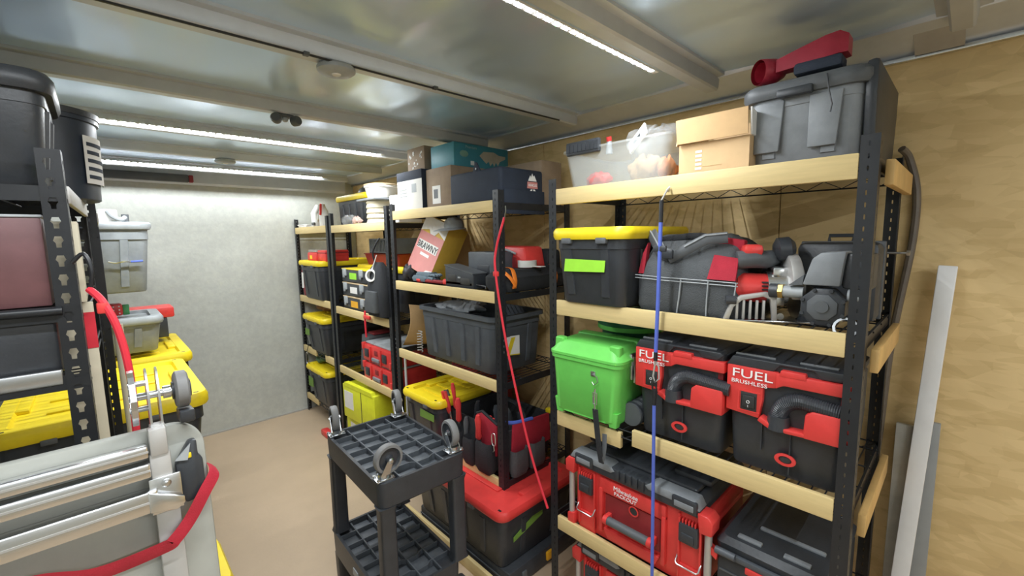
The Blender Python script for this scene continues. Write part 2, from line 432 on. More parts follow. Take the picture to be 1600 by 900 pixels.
C = rack('black wire-deck rack third from the camera, with yellow cartons at its foot', XF, 1.88, 2.575, 3.53, 1.855, [1.748, 1.105, .615],
         boards=[(2.614, 3.492, 1.757), (2.614, 3.492, 1.115), (2.614, 3.492, .625)], bz=.057)
D = rack('black wire-deck rack in the far corner against the grey back wall', XF, 1.88, 3.57, 4.365, 1.84, [1.754, 1.126, .644, .172],
         boards=[(3.609, 4.345, 1.763), (3.609, 4.345, 1.136), (4.02, 4.345, .655), (3.609, 3.80, .650), (4.05, 4.345, .182)], bz=.058)
tag(P(MB().box(-.009, .009, -.42, .36, 0, .066, bev=.002), 'loose_board', WOOD, loc=(1.20, 1.85, 0), rot=(0, 0, -.01)),
    'pale wooden board standing on edge on the floor beside the cart', 'board')

# ------------------------------------------------------------------ totes and boxes
def tote(label, w, d, h, lid=YEL, body=BLK, xyz=(0, 0, 0), rz=R, taper=.88, lid_h=.032, style='tough', tape=None, group=None, name='storage_tote', over=.018, cat='tote'):
    """front at y=0 facing -y, x to the right"""
    t = T(name, label, cat, xyz, rz, group)
    hx, hy = w / 2 - over, d / 2 - over; bh = h - (lid_h * .7 if lid else 0)
    m = MB(); cy = d / 2
    m.loft([(0.0, hx * taper - .006, hy * taper - .006, .03), (.008, hx * taper, hy * taper, .035), (bh * .80, hx * (taper + (1 - taper) * .8), hy * (taper + (1 - taper) * .8), .04),
            (bh * .805, hx * 1.0, hy * 1.0, .045), (bh * .9, hx * 1.0, hy * 1.0, .045)] +
           ([(bh, hx, hy, .045)] if lid else [(bh - .022, hx, hy, .045), (bh - .022, hx + .016, hy + .016, .05), (bh, hx + .016, hy + .016, .05), (bh, hx - .004, hy - .004, .04), (.012, hx * taper - .008, hy * taper - .008, .03)]), 5, cy=cy)
    P(m, 'body', body, t)
    m = MB()          # vertical ribs on the faces
    for sy in (0, 1):
        for fx in (-.62, -.22, .22, .62) if w > .5 else (-.6, .5):
            for k in (0, 1):
                pass
            ww = .022
            yb = cy + (1 if sy else -1) * hy * taper; yt = cy + (1 if sy else -1) * hy * (taper + (1 - taper) * .8); s = (1 if sy else -1) * .007
            x0 = fx * hx * taper; x1 = fx * hx
            m.rings([[(x0 - ww, yb - s, .03), (x0 + ww, yb - s, .03), (x0 + ww * .7, yb + s, .034), (x0 - ww * .7, yb + s, .034)],
                     [(x1 - ww, yt - s, bh * .8), (x1 + ww, yt - s, bh * .8), (x1 + ww * .7, yt + s, bh * .8), (x1 - ww * .7, yt + s, bh * .8)]])
    for sx in (-1, 1):
        for fy in (-.45, .45):
            ww = .02; xb = sx * hx * taper; xt = sx * hx * (taper + (1 - taper) * .8); s = sx * .007; y0 = cy + fy * hy * taper; y1 = cy + fy * hy
            m.rings([[(xb - s, y0 - ww, .03), (xb - s, y0 + ww, .03), (xb + s, y0 + ww * .7, .034), (xb + s, y0 - ww * .7, .034)],
                     [(xt - s, y1 - ww, bh * .8), (xt - s, y1 + ww, bh * .8), (xt + s, y1 + ww * .7, bh * .8), (xt + s, y1 - ww * .7, bh * .8)]])
    P(m, 'rib', body, t)
    if lid:
        z = bh - .004; HX, HY = w / 2, d / 2
        m = MB().loft([(z - .012, HX - .006, HY - .006, .05), (z, HX, HY, .055), (z + lid_h * .62, HX, HY, .055), (z + lid_h, HX - .008, HY - .008, .05),
                       (z + lid_h, HX - .055, HY - .05, .03), (z + lid_h - .016, HX - .062, HY - .057, .026), (z + lid_h - .016, HX * .3, HY * .3, .02)], 6, cy=cy)
        lo = P(m, 'lid', lid, t)
        if style == 'tough':
            m = MB()
            for k in range(3): 
                yy = cy + (k - 1) * HY * .45
                m.box(-HX * .55, HX * .55, yy - .018, yy + .018, z + lid_h - .017, z + lid_h - .009, bev=.003)
            for sx in (-1, 1):
                m.box(sx * (HX - .075) - .02, sx * (HX - .075) + .02, cy - HY * .3, cy + HY * .3, z + lid_h - .017, z + lid_h - .001, bev=.004)
            P(m, 'lid_rib', lid, lo)
            m = MB()
            for sx in (-1, 1):
                for sy in (-1, 1): m.box(sx * (HX - .045) - .009, sx * (HX - .045) + .009, cy + sy * (HY - .03) - .005, cy + sy * (HY - .03) + .005, z + lid_h - .0005, z + lid_h + .0008)
            P(m, 'strap_hole', BLKM, lo, 'dark slot in the lid corner')
        if style != 'plain':
            m = MB()
            for fx in (-.55, .45): m.box(fx * hx - .022, fx * hx + .022, -.004 + over * .2, over + .004, z - .028, z - .006, bev=.004)
            P(m, 'clip', DGR if body is not LGR else body, t)
    if tape:
        (fx, fz, tw, th, mt, lab) = tape
        yy = over + (hy) * (1 - (taper + (1 - taper) * fz)) - .010
        tp = MB().prism([(fx * hx - tw / 2, fz * bh - th / 2), (fx * hx + tw / 2 - .004, fz * bh - th / 2 + .004), (fx * hx + tw / 2, fz * bh + th / 2), (fx * hx - tw / 2 + .006, fz * bh + th / 2 + .003)], 'xz', yy - .0015, yy)
        P(tp, 'tape_label', mt, t, lab)
    return t
def carton(label, x0, x1, y0, y1, z0, z1, m, rz=R, name='cardboard_box', cat='box', group=None, seams=True, bev=.004, yaw=0.0):
    """closed carton filling the world box, front towards -x"""
    t = T(name, label, cat, (x0, (y0 + y1) / 2, z0), rz + yaw, group)
    w, d, h = y1 - y0, x1 - x0, z1 - z0
    P(MB().box(-w / 2, w / 2, 0, d, 0, h, bev=bev), 'carton', m, t)
    if seams:
        P(MB().box(-w / 2 + .004, w / 2 - .004, d / 2 - .022, d / 2 + .022, h - .0006, h + .0008), 'packing_tape', mat('clear_tan_tape', (.55, .40, .22), .25), t)
    return t

# --- rack A, top shelf
t = T('clear_bin', 'clear open plastic bin full of bagged bits on the top shelf, nearest rack', 'bin', (1.405, .935, 1.821), R)
m = MB().loft([(0, .205, .17, .03), (.004, .205, .17, .03), (.15, .228, .19, .035), (.15, .238, .20, .04), (.158, .238, .20, .04), (.158, .226, .188, .035), (.006, .2, .165, .03)], 5, cy=.19)
P(m, 'bin', CLEAR, t)
m = MB().box(-.20, -.045, -.016, .004, .135, .185, bev=.005)
for k in range(8): m.box(-.196 + k * .0195, -.182 + k * .0195, -.019, -.012, .145, .175)
P(m, 'handle', BLK, t, 'black ribbed handle')
def clump(name, label, cat, m, c, r, seed, parent=None, n=26, mm=16, rough=.35):
    rnd = random.Random(seed); ph = [rnd.uniform(0, 6.28) for _ in range(9)]
    q = MB(); rg = []
    for j in range(1, mm):
        ring = []
        for i in range(n):
            th = PI * j / mm; a = 2 * PI * i / n
            k = 1 + rough * (.45 * math.sin(3 * a + ph[0]) * math.sin(2 * th + ph[1]) + .35 * math.sin(5 * a + ph[2] + 3 * th) + .22 * math.sin(9 * a - 5 * th + ph[3]) + .1 * rnd.uniform(-1, 1))
            ring.append((r[0] * k * math.sin(th) * math.cos(a), r[1] * k * math.sin(th) * math.sin(a), max(-r[2], -r[2] * 1.0 * k * math.cos(th)) + r[2]))
        rg.append(ring)
    q.rings(rg)
    o = P(q, name, m, parent, loc=c, angle=60)
    if parent is None: tag(o, label, cat)
    return o
clump('clear_bag', 'crumpled clear plastic bag bulging out of the clear bin', 'bag', FILM, (1.60, .85, 1.90), (.13, .10, .075), 3)
clump('red_part', 'faded red part showing through the clear bin', 'part', RED, (1.46, 1.03, 1.828), (.035, .05, .03), 4)
clump('brown_wrapping', 'ball of brown wrapping paper showing through the clear bin', 'paper', CARD, (1.50, .84, 1.828), (.05, .07, .05), 5)
clump('orange_pouch', 'orange pouch at the camera end of the clear bin', 'pouch', mat('faded_orange', (.75, .28, .10), .6), (1.48, .752, 1.828), (.04, .028, .04), 6)
t = T('paper_packet', 'white paper packet sticking out of the clear bin', 'packet', (1.50, .88, 1.99), R - .2)
P(MB().box(-.05, .05, -.004, .004, -.02, .05, bev=.001, M=Matrix.Rotation(-.7, 4, 'Y') @ Matrix.Rotation(-.5, 4, 'X')), 'packet', PAPER, t)
P(MB().box(-.02, .02, -.0052, -.004, .0, .02, M=Matrix.Rotation(-.7, 4, 'Y') @ Matrix.Rotation(-.5, 4, 'X')), 'print', DGR, t)
t = T('spray_nozzle', 'small black nozzle with red tip poking out of the clear bin', 'nozzle', (1.52, 1.02, 1.965), R)
P(MB().cyl((0, 0, 0), (0, 0, .05), .014, .010), 'stem', LGR, t); P(MB().cyl((0, 0, .05), (.0, -.005, .066), .011), 'cap', RED, t)
# open cardboard box
t = T('open_cardboard_box', 'open brown cardboard box with flaps up beside the big grey tote', 'box', (1.405, .568, 1.821), R)
W, Dp, Hh = .106, .26, .105
m = MB()
m.box(-W, W, 0, .004, 0, Hh); m.box(-W, W, Dp - .004, Dp, 0, Hh); m.box(-W, -W + .004, .004, Dp - .004, 0, Hh); m.box(W - .004, W, .004, Dp - .004, 0, Hh); m.box(-W, W, 0, Dp, 0, .004)
P(m, 'carton', CARD2, t)
P(MB().prism([(-W, Hh), (W, Hh), (W - .004, Hh + .077), (-W - .008, Hh + .077)], 'xz', -.022, -.018), 'front_flap', CARD, t, rot=(-.05, 0, 0))
P(MB().prism([(0, Hh), (Dp, Hh), (Dp - .02, Hh + .075), (.03, Hh + .09)], 'yz', -W - .012, -W - .008), 'side_flap', CARD2, t)
P(MB().prism([(0, Hh), (.13, Hh), (.12, Hh + .05), (-.01, Hh + .075)], 'yz', W + .002, W + .006), 'side_flap', PAPER, t, 'white taped flap')
P(MB().prism([(-W, Hh), (W, Hh), (W, Hh + .09), (-W, Hh + .09)], 'xz', Dp, Dp + .004), 'back_flap', CARD2, t)
P(MB().box(-.03, .03, -.001, .0, .03, .0303), 'crease', CARD, t)
m = MB()
for k in range(5): m.box(-.052, -.032, -.0012, 0, .022 + k * .013, .029 + k * .013)
P(m, 'print', PAPER, t, 'worn white print')
# big grey tote with handle flap
t = tote('big grey plastic tote with black rear on the top shelf, red funnel lying on it', .315, .44, .235, lid=DGR, body=MGR, xyz=(1.425, .347, 1.821), rz=R, style='plain', taper=.93, lid_h=.03)
for fx in (-.085, .05):
    P(MB().prism([(fx - .03, .05), (fx + .035, .05), (fx + .045, .19), (fx - .03, .19)], 'xz', .012, .022, bev=.003), 'rib_panel', MGR, t)
P(MB().box(-.055, .03, -.012, .012, .192, .214, bev=.005), 'handle', BLK, t)
P(MB().prism([(.05, .0), (.40, .0), (.43, .17), (.43, .252), (.03, .252), (.03, .17)], 'yz', .135, .163, bev=.01), 'lid_end', BLK, t)  # black slab paints the shadow on this end of the grey tote
P(MB().tube([(.06, -.004, .23), (.066, -.008, .19), (.075, -.006, .15), (.073, -.008, .13)], .0018, 5), 'cord', BLKM, t)
t = T('funnel', 'dark red plastic funnel with round mouth lying on the big grey tote', 'funnel', (1.46, .37, 2.068), R)
P(MB().lathe([(.034, 0), (.036, .004), (.036, .045), (.028, .06), (.020, .075), (.019, .062), (.026, .045), (.027, .006)], (-.092, -.01, .038), (.62, .78, .05), n=24, cap0=False, cap1=False), 'mouth', CRIM, t)
P(MB().rings([[(x, sy * wy + x * .12 + .01, z + sz * wz) for sy, sz in ((-1, -1), (1, -1), (1, 1), (-1, 1))] for x, wy, z, wz in ((-.045, .018, .042, .017), (0, .022, .050, .022), (.07, .034, .060, .028), (.10, .034, .064, .028), (.118, .026, .06, .022))]), 'chute', CRIM, t, angle=25)
P(MB().box(.0, .11, -.022, .045, .003, .034, bev=.008), 'grip', NAVY, t, 'dark grip underneath')

# --- rack A, second shelf
TT = tote('black tote with yellow lid and bright green tape label on second shelf', .352, .52, .285, xyz=(1.298, .978, 1.381), taper=.90, tape=(-.08, .56, .19, .046, GTAPE, 'bright green tape with handwriting'))
text(TT, 'Hardware Gear Box', .016, TXG, (-.075, .019, .158), name='handwriting', sx=.95)
text(TT, 'Bits Box A2', .016, TXG, (-.055, .018, .136), name='handwriting')
# tool bag
t = T('tool_bag', 'charcoal and red fabric tool bag with zip handles between tote and saw', 'bag', (1.39, .652, 1.373), R)
m = MB().loft([(0, .165, .13, .03), (.02, .175, .14, .04), (.12, .17, .135, .05), (.17, .165, .12, .05), (.225, .155, .07, .04), (.262, .13, .03, .02, -.01, 0), (.268, .11, .018, .015, -.01, 0)], 6, cy=.15)
P(m, 'body', FAB, t, angle=60)
for x0, x1 in ((.085, .168),):
    m = MB().rings([[(x0, .012, .125), (x1, .018, .122), (x1 - .004, .05, .19), (x0 + .005, .05, .20)], [(x0, .004, .125), (x1, .010, .122), (x1 - .004, .043, .19), (x0 + .005, .043, .20)]])
    P(m, 'red_panel', FRED, t)
P(MB().prism([(-.172, .13), (-.15, .13), (-.135, .24), (-.155, .20)], 'xz', .03, .05), 'red_panel', FRED, t)
P(MB().prism([(.06, .262), (.12, .25), (.165, .215), (.18, .10), (.195, .03), (.21, .0), (.10, .0)], 'xz', .12, .28, bev=.012), 'end_pocket', FABK, t)
P(MB().prism([(.075, .21), (.16, .20), (.165, .245), (.08, .258)], 'xz', .09, .12, bev=.006), 'red_panel', FRED, t)
m = MB()
for zz in (.112, .122): m.tube([(-.172, .010, zz + .004), (-.06, .004, zz), (.06, .004, zz - .002), (.176, .010, zz - .006)], .0018, 5)
m.tube([(-.0, .004, .118), (-.004, .003, .06), (-.012, .006, .005)], .0025, 5); m.tube([(.09, .003, .12), (.087, .003, .06), (.085, .006, .005)], .0022, 5)
m.tube([(.172, .008, .118), (.166, .008, .06), (.15, .012, .01)], .002, 5)
P(m, 'piping', LGR, t)
m = MB()
m.tube([(-.145, .07, .275), (-.12, .055, .245), (-.085, .035, .205), (-.055, .03, .195)], (.022, .006), 8, flat=(.6, 0, .8))
m.tube([(.12, .07, .255), (.06, .05, .25), (.0, .03, .215), (-.055, .022, .185)], (.018, .006), 8, flat=(0, 0, 1))
P(m, 'handle', DGR, t)
m = MB().tube([(-.145, .062, .282), (-.118, .047, .252), (-.083, .027, .21)], .0025, 5).tube([(.12, .06, .268), (.06, .042, .262), (.0, .022, .226)], .0025, 5)
P(m, 'zip', LGR, t)
P(MB().box(-.075, -.035, .012, .03, .185, .215, bev=.004), 'buckle', BLK, t)
P(MB().prism([(-.16, .255), (-.02, .272), (.13, .25), (.12, .235), (-.02, .25), (-.15, .235)], 'xz', .10, .20, bev=.004), 'top_flap', FABK, t)
# circular saw
t = T('circular_saw', 'red and silver circular saw on the second shelf, nearest rack', 'saw', (1.45, .380, 1.373), R + .5)
P(MB().cyl((-.105, .07, .10), (-.02, .07, .095), .044, .046, n=20).cyl((-.118, .07, .10), (-.105, .07, .10), .034, .044, n=20), 'motor', RED, t)
P(MB().box(-.038, -.022, .022, .03, .105, .109).box(-.038, -.022, .022, .03, .116, .12).box(-.038, -.022, .022, .03, .094, .098), 'vent', TXK, t)
P(MB().cyl((-.02, .07, .10), (.035, .07, .10), .048, .055, n=20).box(-.01, .04, .03, .1, .13, .165, bev=.01), 'gear_case', ALU, t)
pr = [(.005, .0)] + [(.10 * math.cos(a) + .0, .10 * math.sin(a)) for a in [PI * k / 18 for k in range(-2, 21)]]
m = MB().prism([(.075 + .0 + p[0], .105 + p[1]) for p in pr], 'yz', .03, .062, bev=.006)
P(m, 'blade_guard', DALU, t)
P(MB().cyl((.062, .075, .095), (.066, .075, .095), .092, n=36), 'blade', STEEL, t)
P(MB().prism([(.0, .06), (.03, .11), (.07, .105), (.075, .0), (.02, .0)], 'yz', .066, .10, bev=.008), 'lower_guard', BLK, t)
P(MB().box(-.15, .10, -.005, .20, .0, .006, bev=.002), 'base_plate', ALU, t)
P(MB().prism([(-.145, .006), (-.13, .006), (-.118, .045), (-.095, .066), (-.04, .078), (-.02, .07), (-.012, .006), (.0, .006), (-.004, .082), (-.03, .092), (-.10, .080), (-.128, .055)], 'xz', -.006, .012, bev=.002), 'front_fence', DALU, t)
sm = MB().box(-.0035, .0035, -.002, .008, 0, .058, bev=.001).mesh('fence_bar', DALU)
for k in range(5): link('fence_bar', sm, t, (-.108 + k * .018, 0, .008))
P(MB().cyl((-.14, .0, .065), (-.112, .0, .065), .014, n=10), 'knob', BLK, t)
m = MB().tube([(-.105, .05, .185), (-.06, .05, .188), (-.02, .07, .185), (.02, .12, .19), (.01, .16, .12), (0, .16, .06)], .028, 10)
P(m, 'grip', DGR, t)
P(MB().box(-.09, -.035, .03, .09, .197, .232, bev=.012), 'battery', RED, t)
P(MB().lathe([(.02, 0), (.036, .01), (.036, .04), (.02, .055)], (.0, .07, .215), (1, 0, .1), n=14), 'rear_handle', BLK, t)
P(MB().box(-.01, .02, .01, .04, .05, .09, bev=.003), 'lever', STEEL, t); P(MB().cyl((.01, .005, .018), (.01, .015, .018), .01), 'bolt', STEEL, t)
# transfer pump
t = T('transfer_pump', 'grey and black pump with octagonal faceplate and brass hose fittings', 'pump', (1.405, .262, 1.373), R)
oc = [(.055 * math.cos(PI / 8 + k * PI / 4), .064 + .055 * math.sin(PI / 8 + k * PI / 4)) for k in range(8)]
P(MB().prism(oc, 'xz', .0, .05, bev=.004), 'pump_head', BLK, t)
P(MB().prism([(a * .68, .064 + (b - .064) * .68) for a, b in oc], 'xz', -.004, .002, bev=.002).cyl((0, -.008, .066), (0, -.003, .066), .016), 'faceplate', DGR, t)
m = MB()
for a, b in oc: m.cyl((a * .9, -.005, .064 + (b - .064) * .9), (a * .9, .002, .064 + (b - .064) * .9), .005, n=8)
P(m, 'bolt', BLK, t)
P(MB().prism([(-.05, .122), (.035, .122), (.04, .175), (.045, .215), (-.01, .212), (-.03, .195)], 'xz', .004, .09, bev=.005), 'motor_cover', MGR, t)
P(MB().prism([(-.085, .118), (-.05, .122), (-.048, .15)], 'xz', .01, .05), 'cover_tip', DGR, t)
P(MB().box(.036, .10, .02, .10, .115, .21, bev=.008), 'battery_case', BLK, t)
P(MB().cyl((-.05, .03, .098), (-.10, .03, .098), .017).cyl((.05, .03, .098), (.085, .03, .098), .017), 'pipe', LGR, t)
P(MB().cyl((-.10, .03, .098), (-.112, .03, .098), .022, n=6).cyl((.085, .03, .098), (.094, .03, .098), .021, n=6), 'fitting', BRASS, t)
P(MB().cyl((-.112, .03, .098), (-.135, .03, .098), .021, n=12), 'cap', BLK, t)
P(MB().lathe([(.024, 0), (.028, .002), (.028, .012), (.022, .012), (.021, .002), (.024, 0)], (.055, .0, .012), (0, -1, .5), n=16, cap0=False, cap1=False), 'ring', STEEL, t)
t = T('black_case', 'dark grey hard case standing behind the pump at the end of second shelf', 'case', (1.60, .275, 1.373), R)
P(MB().box(-.10, .105, 0, .16, 0, .235, bev=.02), 'shell', BLK, t)
P(MB().box(-.104, .109, .07, .082, .004, .238, bev=.004), 'seam', DGR, t)
P(MB().tube([(-.03, .08, .235), (-.03, .08, .255), (.03, .08, .255), (.03, .08, .235)], .006, 6), 'handle', BLK, t)

# --- rack A, third shelf: green box and two vacuums
t = T('lime_green_box', 'lime green lidded plastic box overhanging the third shelf', 'box', (1.315, 1.003, .928), R + .03)
m = MB().loft([(0, .138, .098, .03), (.012, .146, .108, .035), (.225, .158, .115, .035), (.226, .166, .122, .038), (.240, .166, .122, .038)], 5, cy=.125)
P(m, 'body', GRN, t)
m = MB().loft([(.242, .169, .125, .04), (.252, .169, .125, .04), (.258, .162, .118, .04), (.285, .142, .10, .03), (.295, .13, .09, .03)], 5, cy=.125)
lo = P(m, 'lid', GRN, t)
m = MB()
for sx in (-1, 1): m.loft([(.245, .024, .02, .01), (.300, .022, .018, .01), (.304, .018, .014, .008)], 3, cx=sx * .128, cy=.045)
m.box(-.145, .145, .175, .23, .252, .302, bev=.01)
P(m, 'corner_boss', GRN, lo)
m = MB()
for sx in (-1, 1):
    for yy in (.04, .20): m.loft([(-.008, .016, .016, .006), (.05, .024, .02, .008)], 3, cx=sx * .125, cy=yy)
m.prism([(-.10, .004), (.10, .004), (.07, .035), (-.07, .035)], 'xz', .018, .03)
P(m, 'foot', GRN, t)
m = MB().box(.156, .168, .09, .15, .17, .27, bev=.003).tube([(.17, .1, .26), (.176, .1, .2), (.172, .1, .16)], .004, 6)
P(m, 'latch', STEEL, t)
P(MB().box(.04, .06, .006, .014, .18, .2, bev=.002).tube([(.05, .002, .19), (.072, .0, .185), (.076, .0, .165), (.06, .0, .15), (.05, .002, .16)], .002, 6), 'ring_plate', STEEL, t)
P(MB().tube([(-.166, .06, .27), (-.185, .06, .265), (-.188, .06, .215), (-.168, .06, .205)], .004, 6), 'side_handle', STEEL, t)
t = T('lanyard', 'black webbing lanyard with silver clip hanging from the lime green box', 'strap', (1.306, .93, .925), R)
P(MB().tube([(.0, 0, .145), (-.004, 0, .10), (.0, 0, .06)], .003, 6).tube([(-.008, -.002, .13), (.008, -.002, .13), (.008, -.002, .085), (-.008, -.002, .085), (-.008, -.002, .13)], .002, 5), 'clip', STEEL, t)
P(MB().tube([(0, 0, .065), (.004, .002, .02), (.01, .004, -.04), (.018, .006, -.10), (.022, .012, -.145)], (.013, .003), 8, flat=(1, 0, 0)), 'webbing', FABK, t)
P(MB().tube([(.03, .02, -.03), (.035, .012, -.075), (.03, .010, -.12), (.022, .012, -.145)], (.010, .003), 8, flat=(1, 0, 0)), 'webbing', DGR, t)
t = T('green_tub', 'round dark green tub stored behind the lime green box', 'tub', (1.725, 1.03, .923), R)
P(MB().lathe([(.12, 0), (.13, .30), (.145, .305), (.149, .32), (.149, .345), (.142, .35), (.13, .35)], n=32), 'tub', DGRN, t)
P(MB().lathe([(.151, .35), (.151, .375), (.13, .385), (.05, .387)], n=32), 'lid', DGRN, t)
P(MB().lathe([(.1505, .306), (.1505, .325)], n=32, cap0=False, cap1=False), 'rim', GRN, t)
t = T('black_disc_roller', 'black ribbed roller standing between the lime box and the vacuum', 'roller', (1.40, .835, .923), R)
P(MB().cyl((0, .0, .045), (0, .14, .045), .043, n=20), 'drum', DGR, t)
m = MB()
for k in range(4): m.cyl((0, .01 + k * .035, .045), (0, .02 + k * .035, .045), .046, n=20)
P(m, 'rib', BLK, t)

def vacuum(label, xyz):
    t = T('shop_vacuum', label, 'vacuum', xyz, R, 'red and black canister vacuums')
    W = .150
    m = MB().loft([(0, W * .93, .135, .025), (.01, W * .95, .14, .03), (.17, W, .15, .03), (.30, W, .15, .03), (.305, W - .004, .146, .03)], 4, cy=.16)
    P(m, 'canister', BLK, t)
    P(MB().box(-.055, -.052, .003, .012, .07, .16).box(.02, .023, .003, .012, .02, .16), 'rib', BLK, t)
    # red head shell in front
    s = MB()
    s.prism([(-W - .004, .175), (-.06, .168), (-.052, .225), (-.052, .265), (-.02, .27), (-.004, .30), (-.004, .318), (-W - .004, .318)], 'xz', -.006, .06, bev=.004)
    s.prism([(-.02, .27), (.0, .283), (W + .006, .283), (W + .006, .318), (-.02, .318)], 'xz', -.010, .06, bev=.004)
    s.prism([(-.012, .31), (.055, .31), (.052, .328), (-.008, .328)], 'xz', -.012, .05, bev=.003)
    s.prism([(.055, .15), (W + .008, .15), (W + .008, .232), (.075, .232), (.058, .218)], 'xz', -.022, .07, bev=.005)
    s.prism([(-.06, .168), (-.03, .152), (.02, .150), (.06, .152), (.06, .164), (.02, .163), (-.02, .164), (-.052, .182)], 'xz', -.022, .05, bev=.003)
    P(s, 'head', RED, t, angle=30)
    P(MB().box(-.05, W - .004, .012, .06, .16, .285), 'hose_bay', DRED, t)
    l = MB().loft([(.318, W + .002, .148, .02), (.336, W + .002, .148, .02), (.348, W - .02, .13, .015)], 3, cy=.155)
    l.prism([(-W - .008, .316), (-.03, .316), (-.012, .338), (.07, .338), (.085, .32), (W - .02, .32), (W, .338), (W - .01, .346), (-W + .01, .346)], 'xz', -.002, .05, bev=.003)
    lo = P(l, 'lid', BLK, t)
    P(MB().box(-W + .01, -.03, .02, .03, .346, .352, bev=.002).box(.03, W - .03, .02, .03, .346, .352, bev=.002), 'lid_trim', MGR, lo)
    h = MB(); pts = []
    n = 84
    for k in range(n + 1):
        u = k / n
        if u < .45:
            a = PI - (u / .45) * PI / 2; pts.append((.048 + .058 * math.cos(a), -.0, .188 + .058 * math.sin(a)))
        else:
            pts.append((.048 + (u - .45) / .55 * .125, 0, .246 - .012 * ((u - .45) / .55)))
    rg = []
    for i, p in enumerate(pts):
        q = Vector(pts[min(i + 1, n)]) - Vector(pts[max(i - 1, 0)]); q.normalize(); nn = Vector((-q.z, 0, q.x)); r = .0225 if i % 2 else .0205
        rg.append([Vector(p) + nn * r * math.cos(2 * PI * j / 14) + Vector((0, 1, 0)) * r * math.sin(2 * PI * j / 14) for j in range(14)])
    h.rings(rg)
    ho = P(h, 'hose', BLK, t, angle=15)
    P(MB().cyl((-.010, 0, .152), (-.010, 0, .192), .030, .027, n=18), 'hose_cuff', BLK, ho)
    P(MB().box(-.112, -.067, -.008, -.004, .186, .242, bev=.002).box(-.108, -.071, -.011, -.006, .194, .234, bev=.004), 'switch', TXK, t)
    P(MB().box(-.12, -.058, -.0075, -.004, .182, .186).box(-.12, -.058, -.0075, -.004, .242, .246).box(-.12, -.115, -.0075, -.004, .182, .246), 'switch_frame', RED, t)
    text(t, 'O', .013, TXW, (-.0895, -.0115, .209), align='CENTER'); text(t, 'I', .010, TXW, (-.0895, -.0115, .197), align='CENTER')
    text(t, 'FUEL', .037, TXW, (-.140, -.0085, .285), sx=1.42); text(t, 'BRUSHLESS', .0165, TXW, (-.140, -.0085, .266), sx=1.22)
    P(MB().lathe([(.021, 0), (.024, .003), (.024, .008), (.015, .009), (.013, -.006)], (.012, .008, .062), (0, -1, .05), n=20, sq=(1.15, .75)), 'drain_port', RED, t, 'red oval drain port')
    P(MB().lathe([(.0145, 0), (.012, .002)], (.012, .0035, .062), (0, -1, .05), n=16, sq=(1.15, .75)), 'drain_hole', TXK, t)
    return t
v1 = vacuum('red and black canister vacuum next to the lime green box', (1.385, .652, .923))
v2 = dup(v1, (1.385, .335, .923), 'red and black canister vacuum beside the tall end post of the nearest rack')

